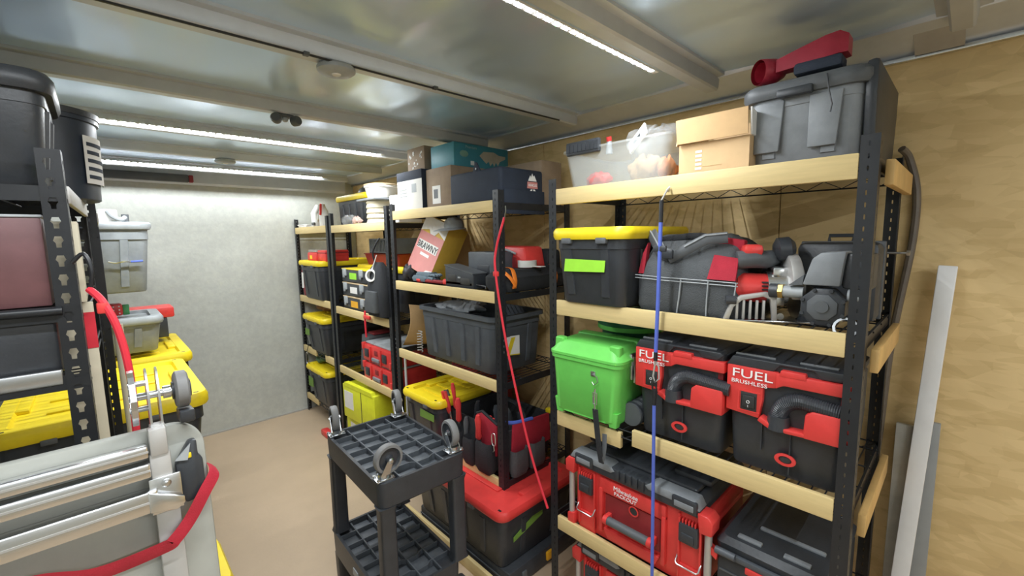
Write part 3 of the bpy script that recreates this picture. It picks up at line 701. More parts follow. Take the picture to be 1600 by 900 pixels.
# --- rack A, fourth shelf: big red toolbox
def packbox(label, xyz, mat_body=RED):
    t = T('rolling_toolbox', label, 'toolbox', xyz, R, 'large red toolboxes with black lids')
    W = .30; H = .285
    P(MB().box(-W + .035, W - .035, .012, .40, .0, H - .01, bev=.008), 'body', mat_body, t)
    f = MB()
    for sx in (-1, 1):
        f.box(sx * .215 - .032, sx * .215 - .024, .0, .02, .02, H - .02, bev=.003).box(sx * .215 + .042, sx * .215 + .05, .0, .02, .02, H - .02, bev=.003)
        f.box(sx * .215 - .032, sx * .215 + .05, .004, .02, .0, .08, bev=.004)
        for k in range(6): f.box(sx * .215 - .026 + k * .011, sx * .215 - .021 + k * .011, -.006, .014, H - .055, H - .03, bev=.001)
    f.box(-.14, .14, -.002, .016, H - .075, H - .02, bev=.005)
    f.box(-.14, -.125, -.006, .016, .04, H - .06, bev=.003).box(.125, .14, -.006, .016, .04, H - .06, bev=.003)
    f.prism([(-.12, .06), (.12, .06), (.10, .02), (-.10, .02)], 'xz', -.004, .014, bev=.003)
    P(f, 'front_frame', mat_body, t)
    P(MB().box(-.118, .118, .008, .014, .075, H - .085), 'recess', DRED, t)
    P(MB().lathe([(.019, 0), (.021, .003), (.016, .004), (.015, -.003)], (.01, .006, H - .10), (0, -1, 0), n=20), 'lock_ring', mat_body, t)
    P(MB().cyl((.01, .004, H - .10), (.01, .0055, H - .10), .015, n=18), 'lock_hole', TXK, t)
    P(MB().cyl((-.085, -.022, .115), (.085, -.022, .115), .016, n=14), 'carry_handle', DGR, t, 'dark grey round handle')
    h2 = MB()
    for sx in (-1, 1): h2.cyl((sx * .085, -.022, .115), (sx * .102, -.022, .115), .018, n=14).box(sx * .096 - .009, sx * .096 + .009, -.025, .012, .10, .13, bev=.004)
    P(h2, 'handle_end', mat_body, t)
    for sx in (-1, 1):
        cx = sx * .215 + .009
        P(MB().box(cx - .034, cx + .034, -.012, .006, H - .115, H - .045, bev=.006).box(cx - .022, cx + .022, -.017, -.008, H - .105, H - .075, bev=.004), 'latch', BLK, t)
        P(MB().tube([(cx - .04, .006, .11), (cx - .04, -.012, .092), (cx - .034, -.015, .085), (cx + .034, -.015, .085), (cx + .04, -.012, .092), (cx + .04, .006, .11)], .0028, 6), 'tie_loop', STEEL, t)
        c = MB().prism([(sx * (W - .038), H - .05), (sx * (W + .004), H - .045), (sx * (W + .006), H), (sx * (W - .01), H + .018), (sx * (W - .045), H + .018)], 'xz', -.014, .05, bev=.004)
        c.prism([(sx * (W - .036), 0), (sx * W, 0), (sx * W, .045), (sx * (W - .036), .055)], 'xz', -.008, .05, bev=.004)
        P(c, 'corner_guard', mat_body, t)
        P(MB().cyl((sx * (W - .014), .008, .05), (sx * (W - .014), .008, H - .045), .012, n=12), 'corner_bar', DALU, t)
    l = MB().prism([(-W + .012, H - .005), (W - .04, H - .005), (W - .04, H + .025), (W - .06, H + .045), (-W + .04, H + .045), (-W + .012, H + .025)], 'xz', -.008, .41, bev=.006)
    l.box(-W + .07, W - .07, .05, .38, H + .045, H + .062, bev=.008)
    for sx in (-1, 1): l.box(sx * .19 - .07, sx * .19 + .07, .09, .36, H + .06, H + .085, bev=.012)
    lo = P(l, 'lid', BLK, t)
    g = MB().prism([(-.282, H + .022), (-.085, H + .022), (-.065, H + .034), (-.095, H + .052), (-.265, H + .052)], 'xz', -.011, .05, bev=.004)
    g.prism([(.075, H + .022), (.262, H + .022), (.245, H + .052), (.09, H + .052), (.06, H + .034)], 'xz', -.011, .05, bev=.004)
    P(g, 'lid_trim', MGR, lo, 'grey trim on the lid edge')
    for sx in (-1, 1):
        P(MB().box(sx * .21 - .045, sx * .21 + .045, -.018, .0, H + .004, H + .05, bev=.008), 'lid_handle', BLK, lo)
        P(MB().box(sx * .21 - .034, sx * .21 + .034, -.02, -.015, H + .014, H + .036, bev=.003), 'lid_pad', MGR, lo)
    b = MB()
    for k in range(5): b.box(-.062 + k * .026, -.044 + k * .026, -.016, .03, H + .008, H + .046, bev=.003)
    P(b, 'lid_rib', BLK, lo)
    text(t, 'Milwaukee', .026, TXW, (-.075, -.0035, H - .047), sx=.95); text(t, 'PACKOUT', .02, TXW, (-.072, -.0035, H - .066), sx=1.05)
    return t
p1 = packbox('large red toolbox with black and grey lid on the fourth shelf, wire loops in front', (1.372, .812, .418))
p2 = dup(p1, (1.40, .80, .002), 'lower red toolbox with black lid standing on the floor under the fourth shelf')
t = T('black_tool_case', 'black hard case with grey bars and red latch beside the big red toolbox', 'case', (1.385, .35, .418), R)
P(MB().box(-.15, .155, 0, .40, 0, .20, bev=.012), 'body', BLK, t)
l = MB().loft([(.20, .155, .20, .02), (.225, .158, .205, .02), (.245, .14, .19, .02)], 3, cx=.0, cy=.205)
lo = P(l, 'lid', BLK, t)
P(MB().box(-.10, -.03, .03, .05, .243, .252, bev=.003).box(.03, .10, .03, .05, .243, .252, bev=.003).box(-.06, .12, .12, .135, .243, .254, bev=.004), 'lid_bar', MGR, lo)
P(MB().box(-.12, .14, -.012, .004, .185, .205, bev=.004).cyl((-.15, -.012, .20), (-.09, -.012, .20), .012), 'latch_rail', BLK2, t)
P(MB().box(-.06, .02, -.016, -.006, .165, .185, bev=.003), 'latch', RED, t, 'red latch')
P(MB().prism([(-.17, .20), (-.145, .185), (-.148, .16), (-.165, .17)], 'xz', -.01, .01), 'hook', RED, t)
P(MB().box(-.14, .15, -.004, .0, .13, .135).box(-.14, .15, -.004, .0, .09, .095), 'groove', DGR, t)

# --- bungees on rack A / B
def arc(pts, k=8):
    out = []
    P0 = [Vector(p) for p in pts]
    for i in range(len(P0) - 1):
        a, b, c, d = P0[max(i - 1, 0)], P0[i], P0[i + 1], P0[min(i + 2, len(P0) - 1)]
        for j in range(k):
            u = j / k; out.append(.5 * ((2 * b) + (c - a) * u + (2 * a - 5 * b + 4 * c - d) * u * u + (3 * b - a - 3 * c + d) * u ** 3))
    out.append(P0[-1]); return out
t = T('bungee_cord', 'blue bungee cord with carabiners hooked vertically across the nearest rack', 'cord', (1.325, .695, .42))
def bl(a, b, r=.006): return MB().tube(arc([a, b], 6), r, 8)
P(bl((0, -.004, 1.27), (0, .0, .99), .0065).tube(arc([(0, .0, 1.0), (0, .004, .83)], 3), .0065, 8), 'cord', BLU, t)
P(bl((0, .006, .66), (0, .0, .01)), 'cord', BLU, t)
P(MB().cyl((0, -.005, 1.33), (0, -.004, 1.26), .007, n=8).cyl((0, .004, .83), (0, .004, .80), .007, n=8), 'hook', BLKM, t)
P(MB().tube([(0, -.005, 1.33), (.004, -.02, 1.36), (.022, -.02, 1.372), (.03, -.01, 1.36)], .0028, 6).tube([(0, .004, .80), (0, -.008, .78), (0, -.01, .74), (0, .004, .725), (0, .012, .745), (0, .004, .80)], .003, 6), 'carabiner', DALU, t)
P(MB().tube([(0, .004, .73), (0, .014, .715), (0, .012, .675), (0, .0, .67), (0, -.002, .70), (0, .004, .73)], .003, 6).cyl((0, .004, .70), (0, .006, .645), .007, n=8), 'carabiner', BLKM, t)
P(MB().box(-.006, .006, -.025, .02, 1.165, 1.185, bev=.004), 'knot', BLK, t)
t = T('bungee_cord', 'long red bungee cord slanting from the second rack down to the nearest rack', 'cord', (1.335, 1.4, .42))
P(MB().tube(arc([(.0, .045, 1.31), (-.004, .10, 1.17), (-.006, .105, 1.05), (-.004, .04, .72), (0, -.09, .28), (0, -.2, .03)], 8), .0055, 8), 'cord', REDC, t)
P(MB().tube([(0, .045, 1.30), (.0, .035, 1.34), (.008, .045, 1.36)], .003, 6), 'hook', STEEL, t)
P(MB().box(-.008, .008, .095, .125, 1.04, 1.065, bev=.005), 'toggle', RED, t)

# --- rack B, top shelf
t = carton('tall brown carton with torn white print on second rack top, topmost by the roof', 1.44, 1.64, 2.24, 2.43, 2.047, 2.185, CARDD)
m = MB()
rnd = random.Random(2)
for k in range(16):
    a, b = rnd.uniform(-.085, .06), rnd.uniform(.0, .10); s = rnd.uniform(.008, .02)
    m.prism([(a, b), (a + s, b + .3 * s), (a + .8 * s, b + s), (a + .1 * s, b + .9 * s)], 'xz', -.0015, -.0005)
P(m, 'torn_print', PAPER, t, 'torn white paper print')
t = carton('white carton with navy top and printed navy side on second rack top', 1.40, 1.66, 2.215, 2.50, 1.807, 2.045, PAPER)
P(MB().box(-.1426, .1426, -.001, .2605, .185, .2385, bev=.002), 'navy_band', NAVY, t)
P(MB().box(.1425, .1436, .0, .26, .0, .19), 'navy_side', NAVY, t)
text(t, '5i', .05, TXW, (.1438, .03, .14), (PI / 2, 0, PI / 2)); 
for k in range(4): text(t, ('NE', 'SE', 'RO', '11')[k], .022, TXW, (.1438, .035, .105 - k * .03), (PI / 2, 0, PI / 2))
m = MB()
for k in range(3): m.box(-.11, -.03, -.0012, 0, .13 - k * .02, .135 - k * .02)
m.box(.03, .08, -.0012, 0, .11, .16)
P(m, 'print', LGR, t)
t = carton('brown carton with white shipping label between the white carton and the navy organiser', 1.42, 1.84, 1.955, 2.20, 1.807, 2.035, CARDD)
P(MB().box(-.06, .02, -.0012, 0, .03, .13), 'shipping_label', PAPER, t); P(MB().box(-.045, -.005, -.0018, -.0012, .06, .11), 'label_print', DGR, t)
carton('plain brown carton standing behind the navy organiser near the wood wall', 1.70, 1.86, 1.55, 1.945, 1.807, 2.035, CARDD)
t = carton('teal printed carton lying on top of the brown cartons near the roof', 1.455, 1.86, 1.97, 2.195, 2.037, 2.165, mat('dull_teal_print', (.05, .26, .33), .5, var=.06))
rx_ = (PI / 2, 0, PI / 2)
zt_ = (0, 0, PI / 2)      # printed on the long side that faces the camera
m = MB().prism([(.02, .045), (.04, .03), (.06, .045), (.07, .02), (.09, .04), (.10, .02), (.115, .045), (.13, .025), (.145, .05), (.19, .07), (.19, .085), (.14, .085), (.10, .1), (.02, .095), (-.01, .07)], 'xz', -.0015, 0)
P(m, 'picture', mat('pale_tan_print', (.50, .45, .34), .6), t, loc=(.1125, .19, 0), rot=zt_)
text(t, 'Premium', .022, mat('pale_teal_print', (.35, .55, .55), .6), (.1135, .08, .102), rx_); P(MB().box(-.075, -.05, -.0015, 0, .012, .035), 'print', PAPER, t, loc=(.1125, .19, 0), rot=zt_)
P(MB().ball((-.12, -.0, .07), (.03, .0015, .018)), 'print', mat('pale_green_print', (.25, .45, .35), .6), t, loc=(.1125, .19, 0), rot=zt_)
t = T('navy_organiser', 'navy fabric organiser with mountain emblem reading VEHICLES, on second rack top', 'organiser', (1.382, 1.715, 1.807), R)
P(MB().box(-.205, .195, 0, .30, 0, .165, bev=.018, seg=3), 'body', NAVY, t)
P(MB().prism([(-.01, .155), (.05, .155), (.02, .20), (.01, .205)], 'xz', .002, .012, bev=.002).cyl((.02, -.001, .17), (.02, .003, .17), .006), 'closing_tab', NAVY, t)
P(MB().box(.196, .20, .02, .30, -.055, .06, bev=.002), 'side_flap', NAVY, t)
P(MB().cyl((.02, -.0015, .17), (.02, .0, .17), .005, n=12), 'button', LGR, t)
rx = (PI / 2, 0, PI / 2)
e = MB().prism([(.185, .108), (.20, .135), (.207, .125), (.214, .145), (.222, .127), (.228, .137), (.245, .108)], 'yz', .1955, .1975)
P(e, 'emblem', TXW, t, 'white mountain emblem')
P(MB().prism([(.178, .072), (.252, .072), (.25, .104), (.18, .104)], 'yz', .1955, .1972), 'emblem_band', PINK, t); text(t, 'VEHICLES', .017, TXW, (.1978, .215, .082), rx, align='CENTER', sx=.85)
P(MB().prism([(.185, .045), (.205, .068), (.214, .068), (.205, .045)], 'yz', .1955, .1975).prism([(.22, .068), (.23, .068), (.25, .045), (.225, .045)], 'yz', .1955, .1975), 'emblem', TXW, t)

# --- rack B, second shelf
t = T('wipes_box', 'tilted red and white wipes box with golden sides reading BRAWNY', 'box', (1.415, 2.20, 1.382), R)
Mt = Matrix.Translation((0, .0, .008)) @ Matrix.Rotation(.30, 4, 'Y') @ Matrix.Rotation(-.30, 4, 'X')
def tilted(mb, name, m, label=None):
    o = P(mb, name, m, t, label); o.location = (-.12, .03, .12); o.rotation_euler = (-.30, .30, 0); o.scale = (1.18, 1.1, 1.18); return o
tilted(MB().box(-.11, .11, 0, .13, -.06, .235, bev=.003), 'carton', GOLD)
tilted(MB().box(-.109, .109, -.0015, 0, -.058, .15), 'print_panel', PINK, 'faded red panel')
tilted(MB().prism([(-.109, .15), (-.04, .17), (-.02, .15), (.02, .15), (.04, .175), (.109, .15), (.109, .233), (.05, .233), (-.05, .233), (-.109, .233)], 'xz', -.0015, 0), 'print_panel', PAPER, 'white upper panel')
tilted(MB().box(-.09, .09, -.003, -.0015, .06, .105), 'name_plate', PAPER)
o = text(t, 'BRAWNY', .058, TXK, (0, 0, 0), align='CENTER', sx=.86); o.location = (-.12 + .02, .025, .12 + .068); o.rotation_euler = (PI / 2 - .30, .30, 0)
o.location = Vector((-.12, .03, .12)) + (Matrix.Rotation(.30, 3, 'Y') @ Matrix.Rotation(-.30, 3, 'X')) @ Vector((0, -.0045, .076))
o.rotation_euler = (Matrix.Rotation(.30, 3, 'Y') @ Matrix.Rotation(-.30, 3, 'X') @ Matrix.Rotation(PI / 2, 3, 'X')).to_euler()
tilted(MB().box(-.04, .04, -.0025, -.0015, .03, .045).box(-.05, .05, -.0025, -.0015, .012, .02), 'print', PAPER)
tilted(MB().prism([(.03, -.058), (.109, -.058), (.109, -.02), (.06, -.03)], 'xz', -.0025, -.0015), 'print', PAPER)
t = T('brimmed_hat', 'crumpled grey brimmed hat lying on top of the tilted wipes box', 'hat', (1.55, 2.12, 1.695), R)
P(MB().lathe([(.06, 0), (.062, .02), (.055, .05), (.035, .066), (.005, .07)], n=20, sq=(1.1, .9)), 'crown', LGR, t)
P(MB().lathe([(.055, .008), (.09, .0), (.10, -.004), (.09, -.002), (.055, .004)], (-.0, -.03, 0), (.0, -.1, 1), n=20), 'brim', LGR, t)
t = T('brown_paper_bundle', 'brown paper wrapped bundle at the far end of the second shelf', 'bundle', (1.66, 2.42, 1.375), R)
P(MB().loft([(0, .07, .09, .03), (.1, .085, .1, .04), (.28, .08, .1, .04), (.33, .06, .08, .03)], 5, cy=.1), 'wrapping', CARD, t)
P(MB().tube([(-.086, .0, .15), (0, -.004, .16), (.086, 0, .15)], .003, 5), 'string', CREAM, t)
t = T('black_tool_case', 'matt black case standing right of the tilted wipes box', 'case', (1.50, 1.80, 1.375), R)
P(MB().box(-.13, .13, 0, .12, 0, .19, bev=.008), 'shell', BLK2, t); P(MB().box(-.05, .05, -.003, .002, .07, .12, bev=.003), 'plate', BLK, t)
t = T('black_open_tray', 'low black tray with a slanting lid in front of the matt black case', 'tray', (1.395, 1.865, 1.375), R)
P(MB().prism([(-.14, 0), (.11, 0), (.11, .075), (-.14, .115)], 'xz', 0, .09, bev=.004), 'body', BLK, t)
P(MB().box(-.115, -.04, -.002, .002, .03, .07, bev=.002).box(.0, .08, -.002, .002, .02, .055, bev=.002), 'pocket', TXK, t); P(MB().box(-.02, .0, -.004, 0, .052, .06), 'badge', LGR, t)
P(MB().prism([(-.14, .117), (.11, .077), (.11, .083), (-.14, .123)], 'xz', -.004, .094), 'rim', DGR, t)
t = T('red_drill_case', 'red and black moulded drill case at the camera end of second rack', 'case', (1.60, 1.715, 1.375), R)
P(MB().prism([(-.14, 0), (.15, 0), (.16, .08), (.13, .215), (-.10, .22), (-.14, .17)], 'xz', 0, .14, bev=.015), 'shell', RED, t)
P(MB().prism([(-.05, .05), (.08, .05), (.07, .16), (-.03, .17)], 'xz', -.006, .004, bev=.004), 'panel', DRED, t)
P(MB().tube(arc([(-.06, -.005, .19), (0, -.01, .2), (.07, -.005, .18)], 5), .006, 6), 'wire', LGR, t)
t = T('black_pouch', 'black zip pouch with white tag beside the red drill case', 'pouch', (1.745, 1.60, 1.375), R)
P(MB().box(-.06, .065, 0, .10, 0, .20, bev=.03, seg=3), 'body', FABK, t); P(MB().box(.064, .068, .02, .035, .06, .15, bev=.001), 'tag', PAPER, t)
t = T('caulk_gun', 'red caulking gun lying along the front of the second shelf', 'tool', (1.395, 2.02, 1.382), R)
P(MB().box(-.02, .26, 0, .04, .0, .032, bev=.01), 'barrel', RED, t); P(MB().box(-.26, -.02, .01, .035, .0, .02, bev=.006), 'frame', DRED, t)
P(MB().cyl((-.30, .02, .01), (-.26, .02, .01), .016), 'end_cap', RED, t); P(MB().tube([(.26, .02, .016), (.34, .02, .012), (.36, .0, .004)], .003, 6), 'rod', STEEL, t)
t = T('work_gloves', 'grey-blue work gloves lying at the foot of the tilted wipes box', 'gloves', (1.40, 2.30, 1.384), R)
for q in range(2):
    P(MB().loft([(0, .08, .03, .02), (.02, .085, .035, .02), (.035, .07, .03, .02)], 4, cx=.03 * q, cy=.035 + .01 * q), 'palm', mat('grey_blue_fabric', (.14, .19, .23), .85, bump=.3), t, loc=(0, 0, .022 * q))
    for k in range(4): P(MB().tube(arc([(.09 + .03 * q, .015 + .014 * k, .022 + .02 * q), (.13 + .03 * q, .012 + .015 * k, .024 + .02 * q), (.16 + .02 * q - .01 * abs(k - 1.5), .01 + .016 * k, .016 + .02 * q)], 4), .0075, 7), 'finger', mat('grey_blue_fabric'), t)
clump('wire_tangle', 'tangle of dark and red leads left of the tilted wipes box', 'wires', mat('dark_lead', (.05, .05, .06), .6), (1.44, 2.45, 1.382), (.05, .05, .05), 12)
t = T('blue_marker', 'blue pen standing beside the matt black case', 'pen', (1.47, 1.63, 1.375), R); P(MB().cyl((0, 0, 0), (.012, 0, .13), .005), 'barrel', BLU, t); P(MB().cyl((.012, 0, .13), (.013, 0, .15), .004), 'cap', WHT, t)
t = T('rolled_tool_bag', 'black bag with orange webbing handles hanging over the second shelf end', 'bag', (1.385, 1.60, 1.375), R)
P(MB().loft([(0, .08, .23, .05), (.03, .095, .24, .05), (.07, .095, .24, .05), (.105, .06, .2, .04)], 5, cy=.255, cx=0.0), 'body', FABK, t)
for yy in (.06, .36):
    P(MB().tube(arc([(.098, yy, .02), (.104, yy, .06), (.075, yy + .01, .11), (.03, yy + .02, .115)], 5), (.014, .003), 8, flat=(0, 1, 0)), 'webbing', ORG, t)
P(MB().tube(arc([(.02, .03, .10), (.06, .0, .115), (.10, .03, .075), (.105, .06, .03)], 6), (.010, .004), 8, flat=(0, 1, 0)), 'handle', ORG, t)
t = T('tape_roll', 'roll of white tape lying on the black bag with orange handles', 'tape', (1.62, 1.585, 1.485), R)
P(MB().lathe([(.05, 0), (.05, .035), (.032, .035), (.032, 0), (.05, 0)], n=28, cap0=False, cap1=False), 'roll', WHT, t); P(MB().box(.04, .11, -.015, .02, .004, .008), 'loose_end', WHT, t)

# --- rack B, third shelf: big open black tote, bent cardboard
t = tote('large open black tote on the third shelf of the second rack', .72, .40, .305, lid=None, body=BLK2, xyz=(1.385, 1.955, .934), taper=.93)
P(MB().prism([(.06, .10), (.20, .085), (.20, .19), (.06, .20)], 'yz', .338, .3395), 'paper_label', PAPER, t); P(MB().prism([(.10, .10), (.13, .10), (.17, .185), (.14, .185)], 'yz', .339, .3405), 'label_print', mat('yellow_print', (.85, .65, .03), .5), t)
P(MB().prism([(.06, .10), (.20, .085), (.20, .09), (.06, .106)], 'yz', .339, .3405), 'label_print', mat('yellow_print'), t)
clump('jar_bits', 'pale jars and bits showing above the rim of the large open black tote', 'bits', MGR, (1.55, 2.05, 1.20), (.12, .16, .035), 21)
t = T('bent_cardboard', 'sheet of bent brown cardboard beside the large open black tote', 'cardboard', (1.40, 2.42, .935), R)
m = MB(); rg = []
for k in range(10):
    u = k / 9; x = -.02 + .07 * math.sin(u * 2.6); rg.append([(x - .08 + .06 * u, .0, .015 + u * .28), (x - .076 + .06 * u, 0, .015 + u * .28), (x + .03, .16, .015 + u * .25), (x + .026, .16, .015 + u * .25)])
m.rings(rg); P(m, 'sheet', CARD, t, angle=60)
t = T('metal_coil', 'dull metal spring coil standing between the bent cardboard and the large open tote', 'coil', (1.39, 2.325, .935), R)
P(MB().tube([(.016 * math.cos(k * .8), .02 + .016 * math.sin(k * .8), .004 + k * .0022) for k in range(60)], .003, 5), 'coil', DALU, t)

# --- rack B, fourth shelf: yellow tote and tool bag
TY = tote('black tote with grimy yellow lid and olive tape, second rack, lower shelf', .40, .45, .285, xyz=(1.29, 2.19, .433), taper=.9, tape=(.45, .7, .15, .045, DGT, 'olive green tape'), group='yellow-lidded black totes')
t = T('open_tool_bag', 'black and red open tool bag crammed with hand tools on second rack', 'bag', (1.385, 1.78, .425), R)
m = MB().loft([(0, .22, .17, .04), (.02, .235, .18, .05), (.15, .25, .185, .05), (.24, .245, .18, .05), (.235, .23, .165, .05), (.06, .2, .15, .04)], 6, cy=.19)
P(m, 'body', FABK, t, angle=60)
P(MB().prism([(.03, .10), (.19, .10), (.20, .27), (.08, .31), (.035, .29)], 'xz', -.004, .010, bev=.004).prism([(.04, .10), (.34, .10), (.33, .255), (.06, .27)], 'yz', .242, .256, bev=.004), 'red_panel', FRED, t)
P(MB().tube([(.035, .002, .29), (.08, .002, .312), (.20, .002, .272)], .008, 6), 'trim', FABK, t)
for cx, wd, hh in ((-.12, .055, .16), (-.005, .05, .15), (.12, .065, .17)):
    P(MB().loft([(.0, wd * .8, .025, .02), (.03, wd, .035, .02), (hh - .02, wd * .9, .035, .02), (hh, wd * .85, .03, .02), (hh - .03, wd * .7, .02, .015)], 5, cx=cx, cy=-.012), 'pocket', FABK, t, loc=(0, -.0, .0))
for yy in (.09, .22): P(MB().loft([(0, .02, .05, .02), (.03, .03, .055, .02), (.14, .028, .052, .02), (.11, .02, .04, .015)], 4, cx=.258, cy=yy), 'pocket', FAB, t)
P(MB().tube(arc([(-.02, .19, .20), (.05, .19, .31), (.17, .19, .30), (.22, .19, .20)], 6), .012, 8), 'carry_bar', FABK, t)
P(MB().tube(arc([(.225, .03, .285), (.245, .08, .275), (.25, .20, .262)], 5), .010, 7), 'blue_trim', BLU, t, 'blue trim')
TOOLG = 'hand tools in the open tool bag'
def handtool(name, label, x, y, z, tilt, hm, tip=STEEL, L=.17, r=.013, jaw=False):
    o = T(name, label, 'tool', (1.385 + y, 1.78 - x, .425 + z), R, TOOLG)
    o.rotation_euler = (tilt[0], tilt[1], R)
    if jaw:
        for s in (-1, 1): P(MB().tube(arc([(0, 0, .04), (s * .016, 0, .10), (s * .012, 0, L)], 5), r * .75, 7), 'handle', hm, o)
        P(MB().box(-.014, .014, -.006, .006, 0, .05, bev=.004), 'jaw', tip, o)
    else:
        P(MB().lathe([(r * .6, .05), (r, .065), (r * .8, L * .6), (r, L * .85), (r * .55, L)], n=10), 'handle', hm, o)
        P(MB().cyl((0, 0, -.02), (0, 0, .06), .004, n=8), 'shaft', tip, o)
    return o
PK = mat('bright_red_grip', (.80, .06, .06), .45)
handtool('pliers', 'red-handled pliers leaning at the far end of the open tool bag', -.205, .005, 0.180, (.15, -.2, 0), PK, jaw=True)
handtool('screwdriver', 'red screwdriver with black collar standing tallest in the far pocket of the bag', -.155, .01, 0.210, (.1, -.05, 0), PK, L=.20)
handtool('cutters', 'grey-handled cutters beside the red pliers in the open tool bag', -.225, .05, .14, (.1, -.35, 0), DGR, jaw=True, L=.2)
handtool('screwdriver', 'short red screwdriver with orange neck in the middle pocket of the bag', -.125, .0, 0.150, (.1, .1, 0), PK, L=.19, r=.018)
handtool('nut_driver', 'red nut driver with yellow band near the front post', .06, -.01, 0.110, (.1, .1, 0), PK, L=.19, r=.018)
handtool('chisel', 'grey flat chisel upright in the middle of the open tool bag', -.07, .0, .04, (0, .05, 0), DGR, L=.20, r=.016)
handtool('glue_bottle', 'white glue tip poking from the side pocket of the tool bag', .243, .15, .04, (0, 0, 0), WHT, WHT, L=.13, r=.012)
handtool('snips', 'red-gripped snips at the camera end of the open tool bag', .10, .02, 0.130, (0, .2, 0), PK, jaw=True, L=.16)
for k, (x, y, mm, lab) in enumerate(((-.14, .12, BLK, 'black wrench handle deep in the open tool bag, far side'), (.02, .16, BLK2, 'dark ratchet handle in the centre of the open tool bag'), (.12, .2, DGR, 'grey pry bar standing at the rear of the open tool bag'), (.2, .25, BLK, 'black drill grip in the rear camera-side corner of the tool bag'))):
    handtool('ratchet', lab, x, y, .09, (.1 * k, .2 - .15 * k, 0), mm, L=.2, r=.018)
t = T('tape_measure', 'red and grey tape measure clipped to the far corner of the tool bag', 'tool', (1.345, 1.985, .53), R)
P(MB().box(-.035, .035, 0, .035, 0, .065, bev=.014), 'case', RED, t); P(MB().box(-.02, .03, -.003, .004, .03, .055, bev=.004), 'pad', DGR, t)
t = T('yellow_plug', 'small yellow plug on the camera end of the open tool bag', 'plug', (1.74, 1.56, .66), R)
P(MB().box(-.018, .018, 0, .03, 0, .026, bev=.006), 'cap', YEL, t); P(MB().cyl((0, .015, -.05), (0, .015, .002), .012), 'barrel', BLK, t)
t = T('carabiner', 'silver carabiner clipped to the red panel of the open tool bag', 'clip', (1.36, 1.585, .63), R)
P(MB().tube(arc([(0, 0, .03), (.012, 0, .025), (.014, 0, -.02), (0, 0, -.035), (-.012, 0, -.02), (-.012, 0, .02), (0, 0, .03)], 5), .003, 6), 'ring', STEEL, t); P(MB().tube([(0, 0, -.035), (.004, 0, -.06), (-.006, 0, -.07)], .003, 5), 'snap', STEEL, t)
t = T('amber_handle', 'amber plastic handle lying on the lower shelf of the second rack', 'handle', (1.382, 2.0, .435), R); P(MB().prism([(-.06, 0), (.12, 0), (.11, .012), (-.04, .02)], 'xz', 0, .04, bev=.003), 'blade', ORP, t)
# --- rack B floor level: red lidded tote on flat case
t = T('flat_black_case', 'flat black case with amber latch under the red-lidded tote', 'case', (1.235, 1.75, .0), R)
P(MB().box(-.36, .40, 0, .50, 0, .095, bev=.012), 'shell', BLK, t); P(MB().box(-.355, .395, -.003, .503, .048, .056), 'seam', DGR, t)
P(MB().box(.398, .412, .25, .29, .03, .075, bev=.004), 'latch', ORP, t, 'amber latch'); P(MB().box(.398, .408, .08, .11, .03, .065, bev=.004), 'latch', DGR, t)
t = tote('black tote with bright red lid and olive tape at the foot of the second rack', .80, .56, .30, lid=RED, xyz=(1.19, 1.745, .097), taper=.92, over=.02)
P(MB().prism([(.10, .12), (.30, .17), (.30, .205), (.25, .20), (.10, .145)], 'yz', .369, .3705), 'tape_label', DGT, t, 'olive green tape')

# --- rack C
XC = 1.385
t = T('white_tub', 'white plastic tub with tan rim on top of the cream hose coil, third rack', 'tub', (1.52, 2.93, 1.934), R)
P(MB().lathe([(.10, 0), (.118, .07), (.124, .072), (.124, .085), (.112, .085), (.10, .01)], n=28), 'tub', WHT, t); P(MB().lathe([(.126, .085), (.128, .092), (.11, .097), (.02, .1)], n=28), 'rim', TANLID, t)
t = T('hose_coil', 'stack of cream flat hose coils on the top shelf of the third rack', 'hose', (1.52, 2.95, 1.75), R)
m = MB(); pr = []
for k in range(9): pr += [(.10 + .006 * (k % 2), k * .018), (.108 - .004 * (k % 2), k * .018 + .009)]
m.lathe(pr + [(.10, .165), (.05, .165), (.05, .0)], n=28); P(m, 'coil', CREAM, t, angle=20)
P(MB().box(-.15, .12, -.12, .12, .166, .182, bev=.004), 'grey_lid', MGR, t, 'flat grey lid laid on the coil')
t = tote('small black tote with yellow lid on the top shelf of the third rack', .62, .36, .24, xyz=(1.50, 3.45, 1.757), taper=.95, style='plain')
t = T('dark_helmet', 'dark rounded helmet on the yellow lid near the roof, third rack', 'helmet', (1.66, 3.40, 1.994), R); P(MB().lathe([(.10, 0), (.105, .02), (.09, .055), (.05, .08), (.01, .085)], n=20, sq=(1.2, .9)), 'shell', BLK2, t); P(MB().lathe([(.125, 0), (.127, .006), (.1, .012)], n=20, sq=(1.1, .9)), 'brim', DGR, t)
clump('clear_bag', 'clear plastic bag of green bits on the top shelf of the third rack', 'bag', FILM, (1.42, 3.28, 1.75), (.04, .12, .04), 31)
clump('pink_bag', 'small pale pink bag on the top shelf of the third rack', 'bag', mat('pale_pink', (.62, .42, .36), .7), (1.405, 3.12, 1.75), (.025, .06, .03), 32)
carton('white carton standing between the hose coil and the second rack', 1.45, 1.62, 2.58, 2.70, 1.75, 1.93, PAPER)
